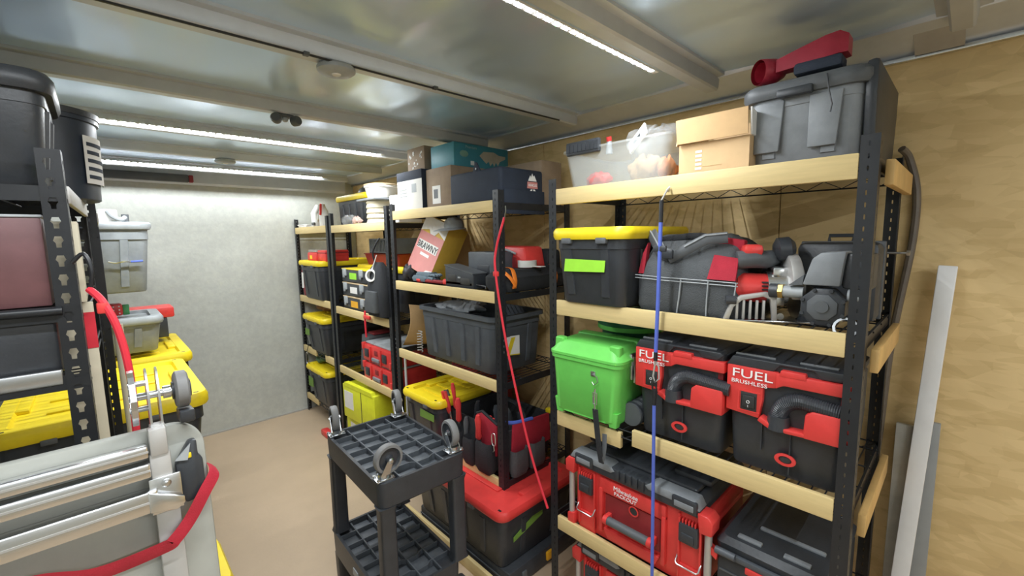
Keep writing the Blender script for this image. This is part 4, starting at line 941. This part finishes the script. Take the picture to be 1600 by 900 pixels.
# second level of C
t = tote('black tote with long yellow lid on the third rack behind the latched cases', .80, .36, .33, xyz=(1.54, 3.10, 1.107), style='tough', group='yellow-lidded black totes')
t = T('red_tray', 'long red plastic tray lying on the yellow lid of the third rack', 'tray', (1.56, 3.12, 1.442), R)
P(MB().loft([(0, .25, .12, .02), (.085, .27, .14, .025), (.085, .278, .148, .03), (.092, .278, .148, .03), (.088, .262, .132, .02), (.01, .245, .115, .02)], 4, cy=.15), 'tray', DRED, t)
t = T('grey_crate', 'grey slatted plastic crate above the red tray on the third rack', 'crate', (1.54, 3.02, 1.537), R)
m = MB().box(-.20, .20, 0, .008, .0, .012).box(-.20, .20, 0, .008, .10, .112).box(-.2, .2, .0, .3, 0, .006).box(-.204, -.196, 0, .3, 0, .112).box(.196, .204, 0, .3, 0, .112).box(-.2, .2, .292, .3, 0, .112)
P(m, 'frame', DGR, t)
sm = MB().box(-.004, .004, .001, .007, .01, .102).mesh('slat', DGR)
for k in range(18): link('slat', sm, t, (-.19 + k * .0224, 0, 0))
CASES = []
for k, (mm, cname) in enumerate(((ORP, 'amber'), (PAPER, 'white'), (GTAPE, 'green'))):
    t = T('latched_case', ('lowest', 'middle', 'topmost')[k] + ' of three stacked black latched cases, %s label' % cname, 'case', (1.385, 3.14, 1.107 + k * .108), R, 'stacked latched cases on the third rack')
    P(MB().box(-.26, .20, 0, .14, 0, .092, bev=.006), 'body', BLK, t); P(MB().box(-.262, .202, -.002, .142, .092, .102, bev=.003), 'lid', TANLID if k < 2 else YEL, t)
    for x in (-.20, .09): 
        la = P(MB().box(x - .028, x + .028, -.012, .002, .045, .10, bev=.004), 'latch', LGR, t, 'grey latch'); P(MB().box(x - .016, x + .016, -.016, -.010, .03, .06, bev=.003), 'tongue', MGR, la)
    P(MB().box(-.12, .0, -.002, .0, .022, .07), 'name_label', mm, t, cname + ' label')
t = T('black_rucksack', 'black rucksack hanging at the camera end of the third rack', 'bag', (1.33, 2.72, 1.13), R)
P(MB().loft([(0, .12, .05, .04), (.05, .13, .06, .05), (.2, .11, .055, .05), (.32, .07, .04, .03), (.36, .04, .02, .02)], 6, cy=.03), 'body', FABK, t); P(MB().loft([(.03, .08, .02, .02), (.06, .085, .025, .02), (.17, .07, .02, .02)], 4, cy=-.03), 'pocket', FAB, t)
P(MB().tube(arc([(-.02, .02, .34), (.0, -.01, .42), (.03, .0, .48), (.05, .02, .52)], 5), .006, 6), 'strap', FABK, t)
t = T('tape_roll', 'white roll of tape hanging on a wire loop from the third rack', 'tape', (1.315, 2.745, 1.40), R)
P(MB().lathe([(.042, 0), (.042, .04), (.030, .04), (.030, 0), (.042, 0)], (0, .02, 0), (.5, -1, .15), n=26, cap0=False, cap1=False), 'roll', WHT, t); P(MB().tube(arc([(0, .0, .035), (.03, .01, .09), (.05, .02, .14), (.03, .015, .10), (.01, .005, .04)], 5), .003, 5), 'wire', PAPER, t)
t = T('bungee_cord', 'short red bungee cord hanging from the middle board of the third rack', 'cord', (1.34, 2.93, .95), R)
P(MB().tube(arc([(.0, 0, .19), (.004, -.004, .1), (.0, 0, .0)], 6), .007, 7), 'cord', REDC, t); P(MB().box(-.01, .085, -.012, .004, .135, .16, bev=.004), 'tab', RED, t)
# third level of C: two red organisers and a grey case
def organiser(label, z):
    t = T('red_organiser', label, 'organiser', (1.372, 2.855, z), R, 'red organisers stacked on the third rack')
    P(MB().box(-.22, .215, 0, .36, 0, .12, bev=.01), 'body', RED, t)
    P(MB().box(-.21, .205, .02, .35, .12, .136, bev=.008), 'clear_lid', LGR, t)
    m = MB()
    for x in (-.15, .12): m.box(x - .03, x + .03, -.008, .004, .03, .09, bev=.004)
    P(m, 'latch', BLK, t); P(MB().box(-.06, .05, -.012, .002, .015, .04, bev=.004), 'handle', MGR, t)
    P(MB().box(-.09, -.08, -.012, .0, .0, .115, bev=.002).box(.07, .08, -.012, 0, 0, .115, bev=.002).box(-.22, -.19, -.008, .02, .08, .13, bev=.004).box(.19, .22, -.008, .02, 0, .05, bev=.004), 'guard', RED, t)
    P(MB().box(-.03, .02, -.003, .001, .06, .095, bev=.003), 'window', DRED, t)
    return t
organiser('lower red organiser of two stacked on the third rack', .617)
organiser('upper red organiser of two stacked on the third rack', .757)
for k in range(1):
    t = T('grey_case', 'dark grey tall case leaning behind the two red organisers', 'case', (1.43, 3.17, .617), R); P(MB().prism([(-.10, 0), (.07, 0), (.085, .29), (-.04, .30)], 'xz', 0, .30, bev=.01), 'shell', DGR, t); P(MB().box(-.03, .07, .05, .25, .295, .312, bev=.004), 'handle', DRED, t)
t = T('red_toolbox', 'dull red metal toolbox low between the second and third racks', 'toolbox', (1.45, 2.445, .72), R)
P(MB().box(-.05, .06, 0, .35, .0, .13, bev=.006), 'body', DRED, t); P(MB().tube([(-.03, -.004, .11), (0, -.012, .1), (.03, -.004, .11)], .003, 5), 'handle', STEEL, t)
bpy.data.objects.remove(t.children[1]); bpy.data.objects.remove(t.children[0]); bpy.data.objects.remove(t)
t = carton('dull red steel chest on the lower shelf behind the grimy yellow tote', 1.76, 1.87, 1.98, 2.49, .425, .85, DRED, name='red_chest', cat='chest', seams=False)
P(MB().box(-.245, .245, -.003, .0, .30, .305), 'lid_seam', TXK, t)
t = T('white_pole', 'thin white pole standing upright between the second and third racks', 'pole', (1.43, 2.555, 0)); P(MB().cyl((0, 0, 0), (0, 0, .86), .008), 'tube', PVC, t); P(MB().cyl((0, 0, .86), (0, 0, .87), .0095), 'cap', LGR, t)
# yellow cartons under C
for k, (y0, y1, z0, z1, ya, lab) in enumerate(((2.80, 3.38, .0, .25, 0, 'lower acid yellow carton at the foot of the third rack'), (2.86, 3.34, .255, .52, .06, 'upper acid yellow carton with white label under the third rack'))):
    t = carton(lab, 1.345 - .02 * k, 1.68, y0, y1, z0, z1, YGR, name='yellow_carton', group='acid yellow cartons', seams=False, yaw=ya)
    h = z1 - z0; P(MB().box(-.22, -.08, -.0015, 0, h * .3, h * .82), 'paper_label', PAPER, t); P(MB().box(.04, .048, -.0015, 0, .0, h), 'slot', TXK, t)
    if k: P(MB().prism([(-.22, h - .01), (.22, h - .01), (.2, h + .02), (-.2, h + .02)], 'xz', -.004, .03), 'flap', YGR, t)

# --- rack D
YG = 'yellow-lidded black totes'
tote('black tote with yellow lid and white tag in far corner rack, topmost', .50, .60, .33, xyz=(1.30, 3.93, 1.135), tape=(-.8, .5, .05, .14, PAPER, 'white tag'), taper=.92)
tote('black tote with yellow lid and green tape in far corner rack, middle', .50, .60, .325, xyz=(1.30, 3.93, .652), tape=(-.75, .55, .11, .06, DGT, 'green tape'), taper=.88)
tote('black tote with yellow lid and green tape in far corner rack, lowest', .50, .60, .33, xyz=(1.30, 3.93, .180), tape=(-.75, .55, .12, .09, DGT, 'green tape'), taper=.88)
t = T('red_jug', 'row of small clear-topped red jugs on the topmost yellow lid, far corner rack', 'jug', (1.36, 3.98, 1.464), R)
P(MB().box(-.10, .11, 0, .10, 0, .075, bev=.012), 'body', RED, t); P(MB().box(-.10, .10, .005, .095, .075, .10, bev=.014), 'top', CLEAR, t); P(MB().box(-.03, .02, -.002, .001, .02, .05), 'sticker', YEL, t)
t = T('red_box', 'plain red box beside the clear-topped jug on the far corner rack', 'box', (1.37, 3.79, 1.464), R); P(MB().box(-.07, .11, 0, .2, 0, .095, bev=.008), 'body', RED, t); P(MB().box(-.072, .112, -.002, .202, .07, .078), 'lid_seam', DRED, t)
t = T('red_rope_bag', 'reddish mesh bag hanging beside the far corner rack totes', 'bag', (1.37, 4.27, 1.13), R); P(MB().loft([(0, .04, .05, .03), (.1, .05, .06, .03), (.25, .045, .06, .03), (.29, .02, .03, .02)], 4, cy=.06), 'mesh', mat('pinkish_mesh', (.36, .08, .09), .8, bump=.6, bscale=90, var=.3), t); P(MB().tube([(0, .06, .285), (0, .06, .30), (.01, .06, .29)], .004, 5), 'tie', PAPER, t)
t = T('white_jug', 'white plastic jug with dark cap on the far corner rack top', 'jug', (1.40, 4.0, 1.756), R)
P(MB().loft([(0, .06, .055, .02), (.13, .062, .058, .025), (.17, .04, .04, .03), (.20, .025, .025, .02)], 5, cy=.06), 'jug', WHT, t); P(MB().tube([(.05, .03, .05), (.075, .02, .07), (.06, .03, .12)], .008, 6), 'handle', WHT, t); P(MB().box(-.005, .05, -.012, .004, .02, .045, bev=.004), 'spout', DGR, t)
t = T('white_bottle', 'white bottle with red tip beside the white jug on top', 'bottle', (1.42, 3.79, 1.756), R)
P(MB().lathe([(.035, 0), (.038, .01), (.038, .13), (.018, .17), (.014, .19)], n=18), 'bottle', WHT, t); P(MB().cyl((.02, -.035, .1), (.045, -.035, .19), .009), 'trigger', RED, t)
t = T('paper_pile', 'small pile of white paper on the far end of corner rack top', 'paper', (1.38, 4.22, 1.756), R)
for k in range(3): P(MB().box(-.08, .08, 0, .15, .012 * k, .012 * k + .010, bev=.003), 'sheet_block', PAPER, t, rot=(0, 0, .1 * k))
clump('pink_bundle', 'dull pink bundle under the far corner rack middle shelf', 'bundle', mat('dull_pink', (.35, .2, .18), .8), (1.55, 4.12, .985), (.10, .14, .05), 41)
clump('green_rag', 'green and grey rag on the lowest yellow lid in the far corner', 'rag', mat('green_grey', (.12, .22, .14), .8), (1.45, 4.1, .512), (.06, .08, .035), 42)
t = T('red_floor_tool', 'small red tool lying on the floor in front of the far corner rack', 'tool', (1.24, 3.62, .0), R); P(MB().box(-.08, .06, 0, .06, 0, .05, bev=.012), 'body', RED, t); P(MB().cyl((.06, .03, .03), (.16, .03, .03), .014), 'grip', BLK, t)
t = T('hanging_carabiner', 'metal carabiner and cord hanging from the far corner rack post', 'clip', (1.335, 4.2, .55), R); P(MB().tube(arc([(0, 0, .06), (.02, 0, .04), (.02, 0, -.04), (0, 0, -.06), (-.02, 0, -.03), (-.02, 0, .04), (0, 0, .06)], 5), .004, 6), 'ring', STEEL, t); P(MB().tube(arc([(0, 0, .06), (.0, .02, .14), (0, .01, .2)], 4), .003, 5), 'cord', BLKM, t)

# ------------------------------------------------------------------ left side
L1 = rack('black keyhole-slotted steel rack on the left edge, nearest the camera', -.037, -.64, 1.40, 2.12, 1.85, [1.772, 1.503, 1.345], key=True, truss=False)
L1.rotation_euler[2] = -.035; L1.location.x = -.025
P(MB().box(-.60, -.044, -.36, -.348, 1.325, 1.36, bev=.003), 'end_rail', STEEL, L1, 'bright steel rail'); P(MB().cyl((-.60, -.362, 1.50), (-.03, -.362, 1.494), .010, n=10), 'end_bar', BLKM, L1)
P(MB().box(-.006, .004, -.32, .32, 1.735, 1.775, bev=.002), 'front_rail', DALU, L1, 'dull metal front rail')
L2 = rack('black steel rack on the left whose dull metal rail shows beside the bucket', .012, -.60, 2.16, 3.06, 1.80, [1.70, 1.365], truss=False)
P(MB().box(-.006, .004, -.41, .41, 1.72, 1.755, bev=.002), 'front_rail', DALU, L2, 'dull metal front rail')
L3 = rack('black steel rack on the left carrying the two grey totes', .02, -.59, 3.072, 3.99, 1.80, [1.74, 1.374, 1.02], truss=False)
tote('large black tote on the top shelf of the left-hand rack', .56, .34, .245, lid=BLK, xyz=(-.315, 1.43, 1.774), rz=0, style='plain', taper=.93)
t = T('bucket', 'tall blackish paint bucket with white label on the left rack top', 'bucket', (-.102, 1.93, 1.774))
P(MB().lathe([(.125, 0), (.13, .004), (.137, .23), (.143, .232), (.143, .25), (.13, .25)], n=32), 'pail', mat('navy_black_plastic', (.03, .04, .06), .4), t); P(MB().lathe([(.146, .245), (.146, .262), (.12, .265), (.02, .262)], n=32), 'lid', BLK, t)
m = MB(); rg = []
for k in range(9):
    a = -.75 + k * .12; rg.append([(.1385 * math.cos(a), .1385 * math.sin(a), .05), (.1395 * math.cos(a), .1395 * math.sin(a), .05), (.1415 * math.cos(a), .1415 * math.sin(a), .19), (.1405 * math.cos(a), .1405 * math.sin(a), .19)])
P(m.rings(rg), 'label', PAPER, t, 'white printed label'); 
m = MB()
for k in range(5):
    z = .065 + k * .024; a0 = -.68; n_ = 4 + k % 3
    m.rings([[(r_ * math.cos(a0 + q * .13), r_ * math.sin(a0 + q * .13), zz) for r_, zz in ((.1392 + (z - .05) * .0143, z), (.1408 + (z - .05) * .0143, z), (.1408 + (z - .05) * .0143, z + .011), (.1392 + (z - .05) * .0143, z + .011))] for q in range(n_)])
P(m, 'label_print', NAVY, t)
t = T('dull_red_bin', 'dull greyish red flat-sided bin on the middle shelf of the left rack', 'bin', (-.33, 1.418, 1.505))
DULLR = mat('dull_red_grey', (.17, .075, .08), .45)
P(MB().box(-.27, .248, 0, .42, 0, .197, bev=.004), 'body', DULLR, t); P(MB().box(-.272, .250, -.003, .423, .197, .203, bev=.002), 'rim', LGR, t, 'pale thin rim')
t = T('black_drawer_case', 'flat black case low on the left-hand rack', 'case', (-.33, 1.425, 1.347)); P(MB().box(-.26, .25, 0, .4, 0, .135, bev=.008), 'shell', BLK, t); P(MB().box(-.08, .08, -.008, .002, .05, .08, bev=.003), 'handle', BLK2, t)
t = carton('upright cream carton just inside the left rack, behind its front post', -.30, -.05, 1.86, 2.05, 1.506, 1.70, CREAM, rz=0 * R + PI, name='cream_carton', cat='carton', seams=False)
t.location = (-.19, 2.04, 1.506)
t = T('grey_hose_roll', 'rolled grey hoses on the left rack beside the cream carton', 'hose', (-.075, 2.32, 1.367))
for k in range(3): P(MB().tube([(.07 * math.cos(a * .3), .07 * math.sin(a * .3), .02 + .032 * k) for a in range(21)], .016, 8), 'hose', mat('grey_hose', (.16, .17, .18), .5), t)
t = T('striped_board', 'narrow red and cream board standing behind the left front post', 'board', (-.030, 1.50, 1.0)); P(MB().box(-.045, .012, -.012, .0, .0, .50, bev=.002), 'board', CREAM, t); P(MB().box(-.010, .0125, -.0135, -.011, .385, .475), 'red_stripe', REDC, t)
t = T('cream_sheet', 'folded cream sheet tucked upright behind the keyhole post on the left', 'sheet', (-.037, 1.447, 1.505)); P(MB().box(-.040, .010, .0, .006, 0, .19, bev=.001).box(.004, .010, .006, .12, 0, .19, bev=.001), 'sheet', CREAM, t)
t = T('shop_broom', 'cream pole leaning beside the left rack front', 'pole', (.045, 2.0, 0)); P(MB().cyl((0, 0, .06), (-.015, .05, 1.36), .014), 'handle', CREAM, t); P(MB().box(-.03, .03, -.13, .13, 0, .06, bev=.01), 'head', BLK, t)
t = T('bungee_cord', 'thick red bungee cord hanging down from the left front post', 'cord', (0, 1.335, 1.2))
P(MB().tube(arc([(-.020, .035, .34), (.0, .01, .31), (.02, .0, .24), (.03, -.005, .13), (.028, -.005, -.03)], 7), .0078, 9), 'cord', REDC, t); P(MB().tube(arc([(-.018, .035, .335), (-.012, .03, .385), (-.022, .04, .42), (-.042, .05, .40)], 5), .0045, 7), 'hook', BLKM, t)
P(MB().box(-.012, .008, .0, .022, .285, .31, bev=.004), 'ferrule', RED, t)
gt = tote('tall light grey tote with pale lid on the left rack', .46, .50, .38, lid=mat('ash_grey_lid', (.36, .39, .41), .45), body=mat('ash_grey_plastic', (.27, .295, .31), .45), xyz=(.005, 3.12, 1.375), rz=0, style='plain', taper=.86, lid_h=.028)
t = T('blue_hook', 'blue-tipped bungee hook lying across the tall light grey tote', 'hook', (.10, 3.135, 1.545)); P(MB().tube([(.03, 0, .0), (.08, .0, .002)], .006, 7), 'cord', BLU, t); P(MB().tube(arc([(.03, 0, 0), (0, -.006, .003), (-.03, 0, -.004), (-.06, .0, .004)], 4), .004, 6), 'hook', STEEL, t)
t = T('white_valve', 'white plastic valve with pipe on the pale lid of the tall grey tote', 'valve', (.08, 3.19, 1.756)); P(MB().box(-.06, .02, -.03, .03, 0, .07, bev=.01), 'body', WHT, t); P(MB().tube(arc([(-.02, -.035, .06), (.0, -.05, .03), (.03, -.05, .015), (.05, -.04, .03)], 5), .011, 8), 'pipe', LGR, t); P(MB().cyl((.05, 0, .0), (.05, 0, .045), .016, n=12), 'knob', DGR, t)
tote('squat grey tote with grey lid low on the left rack', .44, .40, .20, lid=mat('ash_grey_lid'), body=MGR, xyz=(.03, 3.20, 1.022), rz=0, style='plain', taper=.9)
t = T('red_hand_tool', 'red power tool with dark head on the squat grey tote', 'tool', (.02, 3.40, 1.224)); P(MB().box(-.01, .06, 0, .08, 0, .07, bev=.012), 'body', RED, t); P(MB().box(-.06, -.01, .01, .07, 0, .065, bev=.01), 'head', BLK, t)
m = MB()
for k in range(3):
    for j in range(2): m.cyl((.02 + j * .025, -.003, .015 + k * .02), (.02 + j * .025, .001, .015 + k * .02), .004, n=8)
P(m, 'rivet', PAPER, t); P(MB().box(.06, .09, .02, .05, .0, .06, bev=.004), 'strap', mat('green_tape2', (.08, .35, .12), .6), t)
t = T('red_case', 'red case standing behind the squat grey tote', 'case', (.17, 3.64, 1.022)); P(MB().box(-.16, .17, 0, .2, .13, .20, bev=.012), 'lid', RED, t); P(MB().box(-.13, .13, .01, .19, 0, .13, bev=.006), 'body', BLK, t)
# yellow-lidded totes, two high
tote('black tote with deep yellow lid nearest the camera on the left, upper of two', .64, .79, .42, xyz=(-.022, 2.215, .575), rz=0, taper=.88, lid_h=.045, over=.022)
tote('black tote with deep yellow lid on the left, upper and farther one', .64, .77, .42, xyz=(.04, 3.122, .575), rz=0, taper=.88, lid_h=.045, over=.022)
tote('lower black tote on the floor under the nearer yellow-lidded tote at left', .60, .77, .574, lid=BLK, xyz=(-.022, 2.225, 0), rz=0, taper=.9, lid_h=.03, over=.022)
tote('lower black tote on the floor under the farther yellow-lidded tote at left', .60, .75, .574, lid=BLK, xyz=(.04, 3.132, 0), rz=0, taper=.9, lid_h=.03, over=.022)
tote('low black tote with yellow lid on the floor beside the folded trolley', .40, .34, .50, xyz=(.040, 1.62, 0), rz=0, taper=.88, lid_h=.045, over=.022)

# ------------------------------------------------------------------ folded aluminium trolley with grey panel
t = T('folded_trolley', 'folded aluminium trolley with grey-green rounded panel in the left foreground', 'trolley', (0, 1.055, 0))
t.rotation_euler = (-math.radians(7.2), 0, 0)
g = []
W0, W1, Ht, rc = -.62, .142, 1.245, .06
pr = [(W0, .02), (W1 + .0, .02)] + [(W1 - rc + rc * math.cos(a), Ht - rc + rc * math.sin(a)) for a in [PI / 2 * k / 8 for k in range(9)]] + [(W0 + rc + rc * math.cos(a), Ht - rc + rc * math.sin(a)) for a in [PI / 2 + PI / 2 * k / 8 for k in range(9)]]
P(MB().prism(pr, 'xz', 0, .032, bev=.006), 'panel', PANEL, t)
P(MB().box(.040, .082, -.034, -.004, .02, 1.075, bev=.003), 'upright', DALU, t)
P(MB().box(.040, .076, -.042, -.004, 1.07, 1.20, bev=.004).box(.043, .073, -.046, -.004, 1.195, 1.252, bev=.003), 'sleeve', DALU, t)
P(MB().box(.034, .088, -.048, -.04, 1.074, 1.15, bev=.002), 'bracket', ALU, t)
m = MB()
for x, z in ((.062, 1.135), (.066, 1.092)): m.lathe([(.009, 0), (.009, .004), (.005, .007)], (x, -.048, z), (0, -1, 0), n=12)
P(m, 'rivet', STEEL, t)
for z0, z1, x1, yb in ((1.195, 1.222, .040, -.03), (1.155, 1.186, .040, -.036), (1.085, 1.130, .046, -.045)):
    P(MB().box(-.62, x1, yb - .016, yb + .022, z0, z1, bev=.004), 'bar', ALU, t)
    P(MB().box(-.62, x1, yb - .0175, yb - .0155, (z0 + z1) / 2 - .002, (z0 + z1) / 2 + .002), 'bar_groove', DALU, t)
P(MB().prism([(.03, 1.085), (.075, 1.075), (.09, 1.085), (.09, 1.10), (.03, 1.13)], 'xz', -.063, -.052, bev=.003), 'bar_end', ALU, t)
# wheel bracket above the panel
def fin(x0, x1, ri, ro, zc, yc, m):
    n = 20
    for s in range(n):
        a0, a1 = 2 * PI * s / n, 2 * PI * (s + 1) / n
        m.rings([[(x, yc + r * math.cos(a), zc + r * math.sin(a)) for x, r in ((x0, ri), (x0, ro), (x1, ro), (x1, ri))] for a in (a0, a1)], cap0=False, cap1=False)
    return m
P(fin(.022, .032, .045, .060, 1.320, .0, MB()), 'hub_ring', STEEL, t)
P(MB().prism([(-.018, 1.23), (.018, 1.23), (.03, 1.325), (.018, 1.372), (0, 1.38), (-.018, 1.372), (-.03, 1.325)], 'yz', .050, .054).prism([(-.018, 1.23), (.018, 1.23), (.03, 1.325), (.018, 1.372), (0, 1.38), (-.018, 1.372), (-.03, 1.325)], 'yz', .068, .072), 'fork', ALU, t)
P(MB().box(.048, .074, -.02, .02, 1.225, 1.255, bev=.003), 'fork_base', DALU, t)
P(MB().cyl((.02, 0, 1.320), (.105, 0, 1.320), .008).cyl((.078, 0, 1.320), (.092, 0, 1.320), .014).cyl((.02, .03, 1.288), (.05, .03, 1.288), .006).cyl((.02, -.03, 1.352), (.05, -.03, 1.352), .006), 'axle', STEEL, t)
P(MB().lathe([(.012, 0), (.036, .0), (.042, .004), (.042, .022), (.036, .026), (.012, .026)], (.098, 0, 1.320), (1, 0, 0), n=26), 'wheel', RUB, t); P(MB().lathe([(.020, -.004), (.02, .03)], (.098, 0, 1.320), (1, 0, 0), n=14), 'wheel_hub', BLK, t)
P(MB().prism([(-.035, 1.275), (.035, 1.275), (.03, 1.247), (-.03, 1.247)], 'yz', .10, .128, bev=.004), 'wheel_guard', BLK, t)
P(MB().prism([(.082, 1.16), (.11, 1.205), (.124, 1.205), (.124, 1.17), (.132, 1.16), (.132, 1.10), (.12, 1.075), (.095, 1.07), (.084, 1.09)], 'xz', -.03, -.002, bev=.005), 'folding_lock', BLK, t)
P(MB().box(.10, .112, -.033, -.028, 1.168, 1.18, bev=.002), 'lock_button', YEL, t, 'yellow lock button'); P(MB().prism([(.082, 1.17), (.112, 1.20), (.104, 1.165)], 'xz', -.034, -.028), 'lock_plate', LGR, t)
t = T('cinch_strap', 'red webbing strap tied round the grey-green panel of the folded trolley', 'strap', (0, 1.10, 1.0))
P(MB().tube(arc([(-.30, .035, .01), (-.16, .035, .032), (-.06, .032, .0), (.045, .028, .002), (.066, .030, .01), (.096, .045, .035), (.129, .060, .080), (.151, .080, .105), (.150, .110, .115)], 8), (.016, .0014), 4, flat=(0, -.2, 1)), 'webbing', STRAP, t, angle=20)

# ------------------------------------------------------------------ upturned utility cart
t = T('utility_cart', 'black plastic utility cart standing upside down in the aisle, wheels up', 'cart', (.845, 1.655, 0), -.045)
HX, HY = .187, .285
def tray(zt, skirt, nm, HX=HX, ox=0.0):
    m = MB()
    # skirt (open at the top with ribs inside)
    m.loft([(zt - skirt, HX - .012, HY - .012, .03), (zt - skirt + .01, HX - .002, HY - .002, .035), (zt - .03, HX, HY, .035), (zt, HX, HY, .035), (zt, HX - .012, HY - .012, .03), (zt - .026, HX - .016, HY - .016, .03)], 5)
    tr = P(m, nm, BLK, t, loc=(ox, 0, 0))
    r = MB()
    for k in range(1, 4): x = -HX + 2 * HX * k / 4; r.box(x - .003, x + .003, -HY + .01, HY - .01, zt - .027, zt - .003 - (.004 if k != 2 else 0), bev=.001)
    for k in range(1, 7):
        y = -HY + 2 * HY * k / 7
        if k in (1, 2):
            pts = [(-HX + .012, y), (-HX * .62, y), (-HX * .52, y + .012), (-HX * .12, y + .012), (0, y - .006), (HX * .30, y - .006), (HX * .42, y + .008), (HX - .012, y + .008)]
        else: pts = [(-HX + .012, y), (HX - .012, y)]
        for (xa, ya), (xb, yb) in zip(pts, pts[1:]):
            r.rings([[(px, py - .0025, zt - .027), (px, py + .0025, zt - .027), (px, py + .0025, zt - .006), (px, py - .0025, zt - .006)] for px, py in ((xa, ya), (xb, yb))])
    P(r, 'rib', BLK2, tr)
    pm = MB().box(-.034, .034, -.029, .029, -.003, .003, bev=.002).mesh('cell_pad', BLK2)
    for a in range(4):
        for b in range(7):
            if (a in (0, 3)) and (b in (0, 6)): continue
            x = -HX + 2 * HX * (a + .5) / 4; y = -HY + 2 * HY * (b + .5) / 7
            link('cell_pad', pm, tr, (x, y, zt - .025))
    return tr
tray(.772, .105, 'bottom_tray'); tray(.315, .12, 'top_tray', .168, -.020)
for sx in (-1, 1):
    for sy in (-1, 1):
        m = MB()
        m.loft([(.31, .036, .030, .012), (.33, .030, .026, .012), (.655, .030, .026, .012), (.675, .036, .030, .012)], 4, cx=sx * (HX - .034), cy=sy * (HY - .03))
        m.loft([(0, .026, .024, .01), (.20, .03, .028, .012)], 4, cx=sx * (HX - .034), cy=sy * (HY - .03))
        P(m, 'leg', BLK, t)
for k, (sx, sy, yaw) in enumerate(((-1, -1, .05), (1, -1, 1.5), (-1, 1, 1.41), (1, 1, 1.36))):
    cx, cy = sx * (HX - .035), sy * (HY - .04)
    cs = P(MB().box(-.034, .034, -.026, .026, .0, .005, bev=.002), 'caster_plate', STEEL, t, loc=(cx, cy, .774))
    m = MB().cyl((0, 0, .005), (0, 0, .02), .021, n=18)
    for ax in (-.027, .027):
        for ay in (-.019, .019): m.cyl((ax, ay, .005), (ax, ay, .011), .006, n=6)
    P(m, 'bolt', STEEL, cs)
    rm = Matrix.Rotation(yaw, 4, 'Z')
    f = MB(); 
    for s in (-1, 1): f.prism([(-.02, .018), (.016, .018), (.032, .062), (.028, .075), (.016, .075), (-.006, .04)], 'xz', s * .019 - .0015, s * .019 + .0015)
    f.cyl((.022, -.024, .066), (.022, .024, .066), .006, n=10).lathe([(.011, 0), (.011, .004), (.006, .008)], (.022, -.021, .066), (0, -1, 0), n=10)
    P(f, 'caster_fork', STEEL, cs, rot=(0, 0, yaw))
    P(MB().lathe([(.043, -.015), (.052, -.014), (.055, -.009), (.055, .009), (.052, .014), (.043, .015), (.043, -.015)], (.022, 0, .068), (0, 1, 0), n=32, cap0=False, cap1=False), 'tyre', RUB, cs, rot=(0, 0, yaw))
    P(MB().lathe([(.012, -.017), (.016, -.008), (.036, -.006), (.043, -.014), (.043, .014), (.036, .006), (.016, .008), (.012, .017)], (.022, 0, .068), (0, 1, 0), n=32), 'wheel', BLK, cs, rot=(0, 0, yaw))
P(MB().prism([(-.03, .245), (.03, .245), (.024, .275), (-.024, .275)], 'yz', -HX - .004, -HX + .002), 'badge', LGR, t, 'pale badge on the tray side')

# ------------------------------------------------------------------ right end: cable and leaning trims
t = T('wall_cable', 'thick grey-brown cable hanging down the wood wall beside the nearest rack', 'cable', (1.925, .14, .6))
P(MB().tube(arc([(-.03, .03, 1.30), (0, .012, 1.27), (.01, -.012, 1.16), (.01, -.012, 1.0), (0, .008, .78), (0, .02, .63), (-.01, .03, .3), (-.02, .045, .1), (-.03, .05, -.2), (-.03, .05, -.6)], 8), .011, 9), 'cable', CABLE, t)
t = tag(P(MB().box(-.012, .012, -.022, .022, 0, 1.53, bev=.003), 'white_trim_board', PVC, loc=(1.80, .098, .004), rot=(0, .05, 0)), 'narrow white trim board leaning on the wood wall at right', 'board')
t.rotation_euler = (math.radians(2.2), math.radians(4.2), 0)
t = T('grey_trim_boards', 'pair of grey trim boards leaning on the wood wall behind the white one', 'board', (1.885, .075, 0))
P(MB().box(-.008, .008, -.055, .0, 0, 1.02, bev=.002), 'board', OUT, t, rot=(0, .03, 0)); P(MB().box(-.030, -.012, -.0, .05, 0, 1.0, bev=.002), 'board', mat('pale_grey_board', (.45, .43, .38), .5), t, rot=(0, .03, 0))
